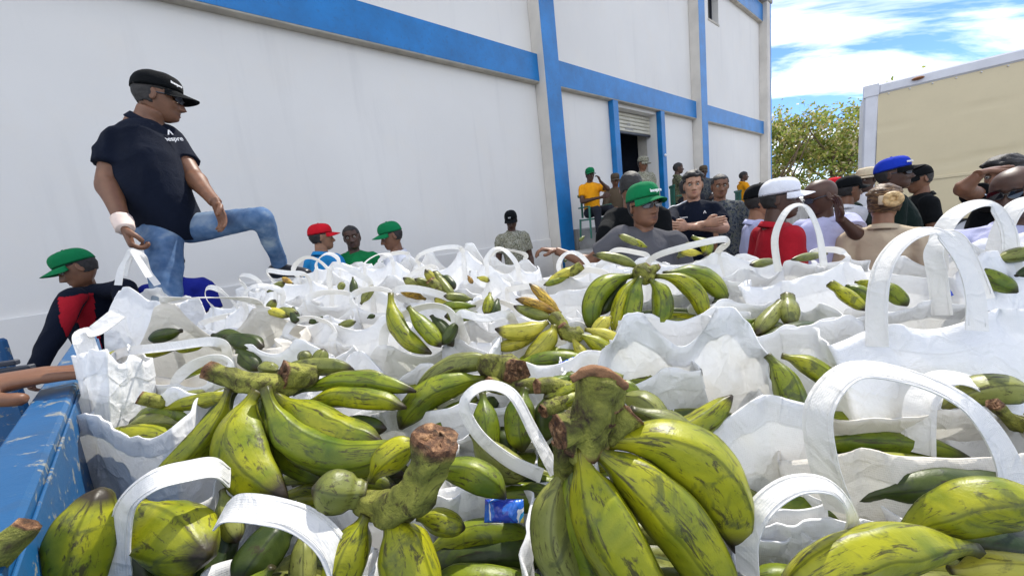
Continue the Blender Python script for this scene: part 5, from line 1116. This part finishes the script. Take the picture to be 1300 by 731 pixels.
    for sd in 'RL':
        sh, el, wr = P['sh'+sd], P['el'+sd], P['wr'+sd]; inn = sh*.78+(P['upper'])*.22
        if sleeves == 'short': C = catmull([inn, sh, sh*.38+el*.62], 10); rr = np.array([.070, .072, .072, .071, .070, .069, .069, .069, .070, .071])
        else: C = catmull([inn, sh, (sh+el)/2, el, (el+wr)/2, wr], 16); rr = np.interp(np.linspace(0, 1, 16), [0, .2, .5, .7, 1], [.068, .070, .060, .055, .042])
        sp.append(tube(C, rr*k*(1+.06*bl), 14)[:2]); sp.append(tube(catmull([P['neck']*.8+P['upper']*.2, (P['neck']+sh)/2-UP*.008, sh], 8), np.linspace(.060, .066, 8)*k, 12)[:2])
    sv, sf, sn = remesh(sp, vox, 6); sv = wrinkle(sv, sn, fold*k, 9 if fold < .01 else 6.5, len(label))
    so_ = meshobj('shirt' if not zip_ else 'jacket', sv, sf, sm, root)
    axis = nrm(P['headb']-P['neck']); nc = P['neck']+axis*.0
    fw = nrm(R[1]-axis*(R[1]@axis)); rg_ = np.cross(fw, axis)
    if collar:
        n = 30; th = np.linspace(.28, 2*np.pi-.28, n); rings = []
        for (rr, hh) in ((.066, -.012), (.0665, .030), (.074, .032), (.090, .000), (.088, -.004), (.072, .016)):
            e = np.abs(np.cos(th/2)); point = np.clip(1-np.minimum(th, 2*np.pi-th)/.9, 0, 1)
            rings.append(nc+axis*((hh-.028*point*(1 if hh < .02 else .6)-.020*(1+np.cos(th))/2)[:, None]*k)+fw*(np.cos(th)*(rr+.010*point)*k)[:, None]*1.02+rg_*(np.sin(th)*rr*k)[:, None])
        Vc = np.stack(rings, 1).reshape(-1, 3); m = 6; fcx = [(i*m+j, (i+1)*m+j, (i+1)*m+(j+1) % m, i*m+(j+1) % m) for i in range(n-1) for j in range(m)]; fcx += [tuple(range(m)), tuple((n-1)*m+j for j in range(m))[::-1]]
        meshobj('collar', Vc, fcx, M[zip_] if zip_ and zip_ in M else sm, so_)
    elif vneck:
        C = [nc+axis*(.016*k)+rg_*(.070*math.sin(a)*k)+fw*(.072*math.cos(a)*k)-axis*(max(0, math.cos(a))**3*.085*k)+fw*(max(0, math.cos(a))**3*.030*k) for a in np.linspace(0, 2*np.pi, 40)]
        v, f, _ = tube(C, .0085*k, 6); meshobj('collar', v, f, M['black_plastic'], so_)
        Vt = [nc+axis*.004*k+rg_*.045*k+fw*.074*k, nc+axis*.004*k-rg_*.045*k+fw*.074*k, nc-axis*.058*k+fw*.112*k]; Vt = Vt+[v_-fw*.02*k for v_ in Vt]
        bsk = meshobj('neck_opening', Vt, [(0, 2, 1), (3, 4, 5), (0, 1, 4, 3), (1, 2, 5, 4), (2, 0, 3, 5)], M[skin], body, col=np.ones((6, 3)), smooth=False)
    # --- trousers and shoes
    tp = [tube(catmull([P['waist']*.35+P['pelvis']*.65, P['pelvis']-(P['waist']-P['pelvis'])*.45], 6), np.array([.16, .168, .172, .17, .15, .10])*k*wide, 16, R2=np.array([.12, .128, .13, .13, .12, .09])*k, hint=rt)[:2]]
    for sd in 'RL':
        hp, kn, an = P['hip'+sd], P['knee'+sd], P['ank'+sd]
        tp.append(tube(catmull([hp+(hp-kn)*.06, hp*.5+kn*.5, kn], 10), np.array([.098, .102, .100, .095, .09, .085, .080, .076, .073, .071])*k*legw, 14)[:2]); tp.append(sphere(kn, .071*k*legw, 12, 8))
        tp.append(tube(catmull([kn, kn*.6+an*.4, an], 10), np.array([.071, .070, .070, .068, .065, .062, .059, .057, .056, .056])*k*legw, 14)[:2])
    tv, tf, tn = remesh(tp, max(vox, .012), 5); tv = wrinkle(tv, tn, .008*k, 10, 3+len(label)); meshobj('trousers', tv, tf, M[legs], root)
    if shoes:
        for sd in 'RL':
            an = P['ank'+sd]; fd = R[1]
            C = [an-fd*.07*k-UP*.045*k, an-fd*.02*k-UP*.035*k, an+fd*.06*k-UP*.048*k, an+fd*.13*k-UP*.062*k, an+fd*.175*k-UP*.066*k]
            v, f, _ = tube(catmull(C, 12), np.interp(np.linspace(0, 1, 12), [0, .15, .5, .85, 1], [.028, .040, .042, .042, .022])*k, 14, R2=np.interp(np.linspace(0, 1, 12), [0, .15, .5, .85, 1], [.035, .050, .038, .026, .014])*k, hint=np.cross(fd, UP))
            v[:, 2] = np.maximum(v[:, 2], an[2]-.088*k); meshobj('shoe', v, f, M['black_plastic'], root)
    if shirt_text:
        for (s_, sz, u, v_) in shirt_text:
            c0 = P['chest']*.45+P['upper']*.55; o = c0+rt*u*k+(P['upper']-P['chest'])*0+UP*v_*k
            # cast onto the shirt surface from in front
            best = None; dirf = R[1]; rel = sv-o; along = rel@dirf; perp = np.linalg.norm(rel-along[:, None]*dirf, axis=1); okk = perp < .05
            dd = along[okk].max() if okk.any() else .13*k
            textmesh(s_, sz*k, 'chest_print', M['print_white'], o+dirf*(dd+.004), -rt, UP-dirf*.05, so_, .002, .0003)
    return root, P, dict(R=R, HR=HR, tox=tox, sv=sv, so=so_)
for nm, cl in (('cl_navy', (.005, .008, .018)), ('cl_black', (.004, .005, .006)), ('cl_white', (.72, .73, .78)), ('cl_lavender', (.48, .50, .72)), ('cl_red', (.36, .012, .022)), ('cl_cyan', (.02, .23, .52)), ('cl_green', (.01, .20, .06)), ('cl_yellow', (.72, .30, .01)),
               ('cl_grey', (.085, .085, .095)), ('cl_beige', (.50, .41, .29)), ('cl_blue', (.012, .02, .22)), ('cl_royal', (.012, .04, .42)), ('cl_capgreen', (.006, .17, .06)), ('cl_capred', (.52, .01, .02)), ('cl_darkgreen', (.005, .014, .012)), ('trouser_dark', (.02, .022, .03)), ('trouser_khaki', (.22, .18, .12)), ('cl_straw', (.55, .47, .33)), ('cl_brown', (.10, .075, .05))): cloth(nm, cl)
def front_patch(info, P, mat, halfw, z0, z1, name):
    """a shirt front showing between the open sides of a jacket"""
    R = info['R']; so = info['so']; me = so.data; V = info['sv']; c = P['chest']; loc = (V-c)@R.T
    z = loc[:, 2]; hwid = halfw*(.45+.55*np.clip((z-z0)/(z1-z0), 0, 1)); sel = (np.abs(loc[:, 0]) < hwid) & (loc[:, 1] > .02) & (z > z0) & (z < z1)
    fs = [p.vertices[:] for p in me.polygons if all(sel[i] for i in p.vertices)]
    if not fs: return
    idx = sorted({i for f in fs for i in f}); mp_ = {a: b for b, a in enumerate(idx)}
    meshobj(name, V[idx]+R[1]*.006+nrm(R[1])*.0, [[mp_[i] for i in f] for f in fs], M[mat], so)
A_ = lambda px, py, d: at(px, py, d)
# the man standing on the load
Jm = dict(neck=A_(187, 157, 2.04), headb=A_(192, 143, 2.04), upper=A_(184, 168, 2.03), chest=A_(184, 200, 2.02), belly=A_(190, 240, 2.02), waist=A_(198, 262, 2.03), pelvis=A_(214, 288, 2.06),
     shR=A_(150, 182, 1.94), shL=A_(217, 180, 2.14), elR=A_(137, 232, 1.88), wrR=A_(158, 288, 1.80), elL=A_(246, 226, 2.10), wrL=A_(274, 258, 1.99), hipR=A_(207, 297, 1.99), kneeR=A_(214, 392, 1.88), ankR=A_(222, 490, 1.97),
     hipL=A_(240, 290, 2.10), kneeL=A_(332, 276, 2.10), ankL=A_(356, 336, 2.38))
root, P, info = person('man in navy polo and black cap with one knee raised and a bag in hand', (201, 125, 2.06), 92, 56, -12, 0, 'skin_mid', 1.03, 'cl_navy', 'short', 'jeans', legw=.80, fold=.016, wide=.84, J=Jm, cap=('cl_black', 'ball'), belly=1.0, vox=.009, glasses='spectacles', text=('inespre', .020, 40),
     hands=dict(R=dict(dir=-UP+np.array([.12, 0, 0]), curl=.95, palm=np.array([.6, .6, 0]), size=1.05), L=dict(dir=-UP+np.array([.25, -.1, 0]), curl=.30, size=1.05)), shirt_text=[('inespre', .032, .0, .005), ('^', .06, .0, .028)])
c1, c2 = P['wrR']*.80+P['elR']*.20, P['wrR']*1.06-P['elR']*.06
v, f, _ = tube(catmull([c1, (c1+c2)/2, c2], 10), [.040, .0405, .040, .0395, .039, .0385, .038, .0375, .037, .036], 16); v = v+(vnoise(v*70)*.003)[:, None]; meshobj('bandage', v, f, M['bandage'], root)
r2, P2, i2 = person('man in green cap with navy jacket over a red shirt bending beside the truck', (99, 341, 2.5), 150, -138, -22, 4, 'skin_mid', 1.0, 'cl_navy', 'long', cap=('cl_capgreen', 'ball'), text=('inespre', .018, 30), zip_='cl_navy', vox=.010, lean=.06,
     J=dict(elR=A_(70, 422, 2.3), wrR=A_(46, 470, 2.15), shR=A_(92, 378, 2.42), shL=A_(158, 366, 2.55), elL=A_(168, 425, 2.4), wrL=A_(150, 470, 2.3)))
front_patch(i2, P2, 'cl_red', .065, -.22, .17, 'red_shirt_front')
person('man in dark blue shirt stooping behind the raised bag', (216, 330, 2.75), -20, -60, -30, 0, 'skin_dark', 1.0, 'cl_blue', 'short', lean=.05, hair='hair_black')
person('man in red cap and bright blue polo turned away', (408, 302, 3.5), 25, 58, 0, 0, 'skin_tan', 1.0, 'cl_cyan', 'short', cap=('cl_capred', 'ball'), vox=.011)
r5, P5, i5 = person('smiling man in green polo leaning against the white wall', (447, 302, 3.7), 150, 165, 0, 6, 'skin_dark', 1.0, 'cl_green', 'short'); front_patch(i5, P5, 'cl_white', .05, -.3, .10, 'white_shirt_panel')
person('man in green cap and white polo looking down to the left', (497, 300, 3.4), -128, -118, -14, 0, 'skin_mid', 1.0, 'cl_white', 'short', cap=('cl_capgreen', 'ball'), text=('inespre', .018, 30))
person('man in camouflage shirt and black cap sitting low against the wall', (649, 280, 4.9), 165, 190, -22, 0, 'skin_dark', 1.0, 'camo_sand', 'short', cap=('cl_black', 'ball'), text=('NY', .026))
def seat(head_px, py, d, **k): pass
def chair(P, R, label):
    c = (P['pelvis']*1.0); rt, fw = R[0], R[1]; z1 = P['ankR'][2]-.09; z0 = P['pelvis'][2]-.09; c = np.array([c[0], c[1], 0])+fw*.12
    r = empty('plastic_chair', c+UP*z1, label, 'chair'); AX = np.array([rt, fw, UP]); b = lambda x, y, z, sx, sy, sz, bv=.01: boxgeo(c+rt*x+fw*y+UP*z, sx, sy, sz, AX, bv)
    bpart('seat', b(0, .02, z0-.02, .22, .21, .014, .01), M['chair_green'], r)
    for x in (-.15, -.075, 0, .075, .15): bpart('back_slat', b(x, -.24, z0+.22, .022, .010, .20, .008), M['chair_green'], r)
    bpart('back_rail', b(0, -.245, z0+.43, .22, .014, .03, .012), M['chair_green'], r)
    for x in (-.22, .22):
        bpart('armrest', b(x, -.02, z0+.21, .024, .21, .012, .01), M['chair_green'], r)
        for y in (-.2, .19): 
            v, f, _ = tube([c+rt*x*1.08+fw*y*1.1+UP*(z1+.002), c+rt*x+fw*y+UP*(z0+(.20 if y > 0 else .0))], [.017, .022], 8); bpart('leg', (v, f), M['chair_green'], r)
r8, P8, i8 = person('man in orange yellow shirt and green cap sitting with one hand at his face', (749, 222, 6.9), 165, 175, -4, 0, 'skin_dark', 1.0, 'cl_yellow', 'short', pose='sit', cap=('cl_capgreen', 'ball'), vox=.016, J=dict(elL=A_(772, 240, 6.7), wrL=A_(762, 230, 6.6), wrR=A_(765, 250, 6.5)), hands=dict(L=dict(dir=UP*.8-WD*.5)))
chair(P8, i8['R'], 'green plastic chair under the man in orange yellow shirt')
r9, P9, i9 = person('soldier in brown fatigues sitting beside the door jamb', (781, 229, 7.2), 185, 190, -12, 0, 'skin_mid', 1.0, 'cl_brown', 'long', pose='sit', cap=('cl_brown', 'patrol'), vox=.016)
chair(P9, i9['R'], 'green plastic chair under the soldier beside the door jamb')
person('soldier in pale camouflage and patrol cap standing in front of the open doorway', (816, 208, 6.9), 175, 150, -16, 0, 'skin_mid', 1.0, 'camo_sand', 'long', cap=('camo_sand', 'patrol'), vox=.015)
person('person in black shirt bending right behind the man with dark sunglasses', (801, 240, 2.7), 30, 20, -25, 0, 'skin_mid', 1.0, 'cl_black', 'long', wide=1.05, lean=.04, collar=False, J=dict(shR=A_(838, 272, 2.65), shL=A_(778, 276, 2.75), elL=A_(766, 300, 2.6)))
r12, P12, i12 = person('lean man in green cap and dark sunglasses wearing a grey V neck shirt', (817, 262, 2.12), 188, 166, 0, 2, 'skin_mid', 1.0, 'cl_grey', 'short', cap=('cl_capgreen', 'ball', 'cl_capgreen'), glasses=True, collar=False, vneck=True, vox=.0085, text=('inespre', .026, -8),
     J=dict(shR=A_(787, 302, 2.16), elR=A_(748, 334, 2.30), wrR=A_(705, 318, 2.36)), hands=dict(R=dict(dir=A_(672, 313, 2.36)-A_(700, 316, 2.38), curl=.6, palm=-UP, size=1.0)))
r13, P13, i13 = person('soldier in camouflage sitting sideways on the dock left of the second pilaster', (861, 214, 8.0), 100, 110, 0, 0, 'skin_dark', 1.0, 'camo_green', 'long', pose='sit', vox=.016); chair(P13, i13['R'], 'green plastic chair under the soldier sitting sideways')
person('man in white shirt mostly hidden behind the arms crossed young man', (874, 240, 4.0), 20, 60, 0, 0, 'skin_tan', 1.0, 'cl_white', 'short', vox=.013)
def J15(): 
    return dict(elR=A_(846, 292, 3.2), elL=A_(920, 290, 3.2), wrR=A_(896, 284, 3.02), wrL=A_(872, 288, 3.0))
person('young man in navy polo with thick dark hair and crossed arms', (880, 236, 3.35), 205, 203, 2, 0, 'skin_light', 1.0, 'cl_navy', 'short', hair_full=True, J=J15(), vox=.010, hands=dict(R=dict(palm=np.array([0, 1, 0.]), curl=.3), L=dict(palm=np.array([0, 1, 0.]), curl=.3)), shirt_text=[('^', .06, -.08, .015), ('inespre', .022, .09, .0)])
r16, P16, i16 = person('soldier with pale cap sitting by the second pilaster', (893, 218, 8.2), 200, 215, -8, 0, 'skin_dark', 1.0, 'camo_blue', 'long', pose='sit', cap=('cl_brown', 'patrol'), vox=.016); chair(P16, i16['R'], 'green plastic chair under the soldier with pale cap')
person('soldier in dark blue camouflage without cap facing the camera', (914, 237, 4.0), 200, 200, -2, 0, 'skin_mid', 1.06, 'camo_blue', 'long', wide=1.05, vox=.012)
r18, P18, i18 = person('man in orange yellow shirt sitting far off before the last wall panel', (944, 224, 9.6), 100, 125, 0, 0, 'skin_dark', 1.0, 'cl_yellow', 'short', pose='sit', vox=.018); chair(P18, i18['R'], 'green plastic chair under the far man in orange yellow shirt')
person('man in pale lavender shirt and dark cap left of the white cap', (966, 256, 2.5), 110, 118, 0, 0, 'skin_tan', 1.0, 'cl_lavender', 'short', cap=('cl_black', 'ball'), vox=.011, J=None)
person('man in red shirt and white cap seen from the side', (990, 254, 2.05), 100, 128, -2, 0, 'skin_dark', 1.0, 'cl_red', 'short', cap=('cl_white', 'ball'), vox=.009, belly=.3)
person('bald man in lavender shirt and glasses raising a hand with a watch', (1042, 250, 2.3), 262, 285, -18, 0, 'skin_dark', 1.02, 'cl_lavender', 'short', hair=None, glasses='spectacles', vox=.010, J=dict(shL=A_(1078, 282, 2.75), elL=A_(1090, 300, 2.5), wrL=A_(1066, 277, 2.45)), hands=dict(L=dict(dir=UP-np.array([.1, 0, 0]), curl=.2, palm=np.array([-1, .2, 0]), thumb=0)))
person('man in bright red cap between the bald man and the black cap', (1060, 241, 3.5), 240, 250, 0, 0, 'skin_dark', 1.0, 'cl_darkgreen', 'short', cap=('cl_capred', 'ball'), vox=.013)
person('man in black cap and white shirt seen from behind', (1077, 242, 2.9), 70, 100, 0, 0, 'skin_mid', 1.0, 'cl_white', 'short', cap=('cl_black', 'ball'), vox=.012)
person('man in wide straw hat behind the blue cap', (1100, 228, 3.5), 240, 260, -5, 0, 'skin_dark', 1.0, 'cl_white', 'short', cap=('cl_straw', 'straw'), vox=.013)
person('broad man in royal blue cap and black shirt with glasses', (1134, 222, 2.5), 125, 146, 4, 0, 'skin_dark', 1.07, 'cl_darkgreen', 'short', cap=('cl_royal', 'ball', 'cl_black'), glasses='spectacles', belly=.8, wide=1.18, vox=.010, text=('INESPRE', .018, 20), J=None)
r26, P26, i26 = person('woman in beige jacket with blond streaked hair in a bun seen from behind', (1122, 260, 1.98), 48, 40, -4, 0, 'skin_tan', .95, 'cl_beige', 'long', 'trouser_khaki', hair='hair_blond', hair_full=True, vox=.010)
tox = i26['tox']
bun = []
for k in range(5):
    a0 = k*1.25; C = [tox((.026+.034*math.cos(a0+t*2.4), -.140-.012*k/5-.014*math.sin(t*3.1), .025+.032*math.sin(a0+t*2.4))) for t in np.linspace(0, 1, 9)]; v, f, _ = tube(C, [.010, .015, .018, .019, .019, .019, .018, .015, .010], 10); bun.append((v, f))
bun.append(sphere(tox((.024, -.130, .022)), .036, 14, 10)); v, f = join(bun); meshobj('hair_bun', v, f, M['bun_blond'], r26)
v, f = boxgeo(tox((-.022, -.160, .024)), .020, .006, .028, i26['HR'], .005); meshobj('hair_clip', v, f, M['cl_beige'], r26)
person('man in dark cap and black shirt behind the broad man', (1166, 228, 2.9), 300, 285, -14, 0, 'skin_mid', 1.02, 'cl_black', 'short', cap=('cl_black', 'ball'), vox=.012, wide=1.05)
person('man in black shirt shading his eyes with a raised hand', (1274, 224, 1.95), 240, 262, 0, 0, 'skin_mid', 1.0, 'cl_black', 'short', vox=.010, hair_full=True, J=dict(shR=A_(1260, 256, 2.38), elR=A_(1222, 240, 2.2), wrR=A_(1246, 219, 2.12)), hands=dict(R=dict(dir=A_(1272, 211, 2.12)-A_(1247, 218, 2.12), curl=.1, palm=-UP, thumb=-.3)))
person('bald man in lavender shirt and black sunglasses at the right edge', (1290, 246, 1.36), 236, 250, -3, 0, 'skin_dark', 1.0, 'cl_lavender', 'short', hair=None, glasses=True, vox=.009, belly=.4)
person('person cropped by the right edge of the photo beside the bald man', (1345, 250, 1.15), 240, 268, 0, 0, 'skin_mid', 1.0, 'cl_white', 'short', vox=.011)
w0 = xy(-50, 497, 1.366); f1 = xy(84, 470, 1.366)
person('bystander outside the left edge resting a hand on the blue rail', np.array([-2.15, .62, 1.62]), 60, 60, 0, 0, 'skin_mid', 1.12, 'cl_cyan', 'short', J=dict(wrR=w0, elR=w0+np.array([-.27, -.06, .03]), shR=w0+np.array([-.42, -.10, .17]), shL=w0+np.array([-.62, .25, .17])), vox=.010, hands=dict(R=dict(dir=f1-w0, palm=-UP, curl=.10, size=1.12, curls=[.10, .08, .10, .14], side=-1, thumb=-.25, spread=.35)))
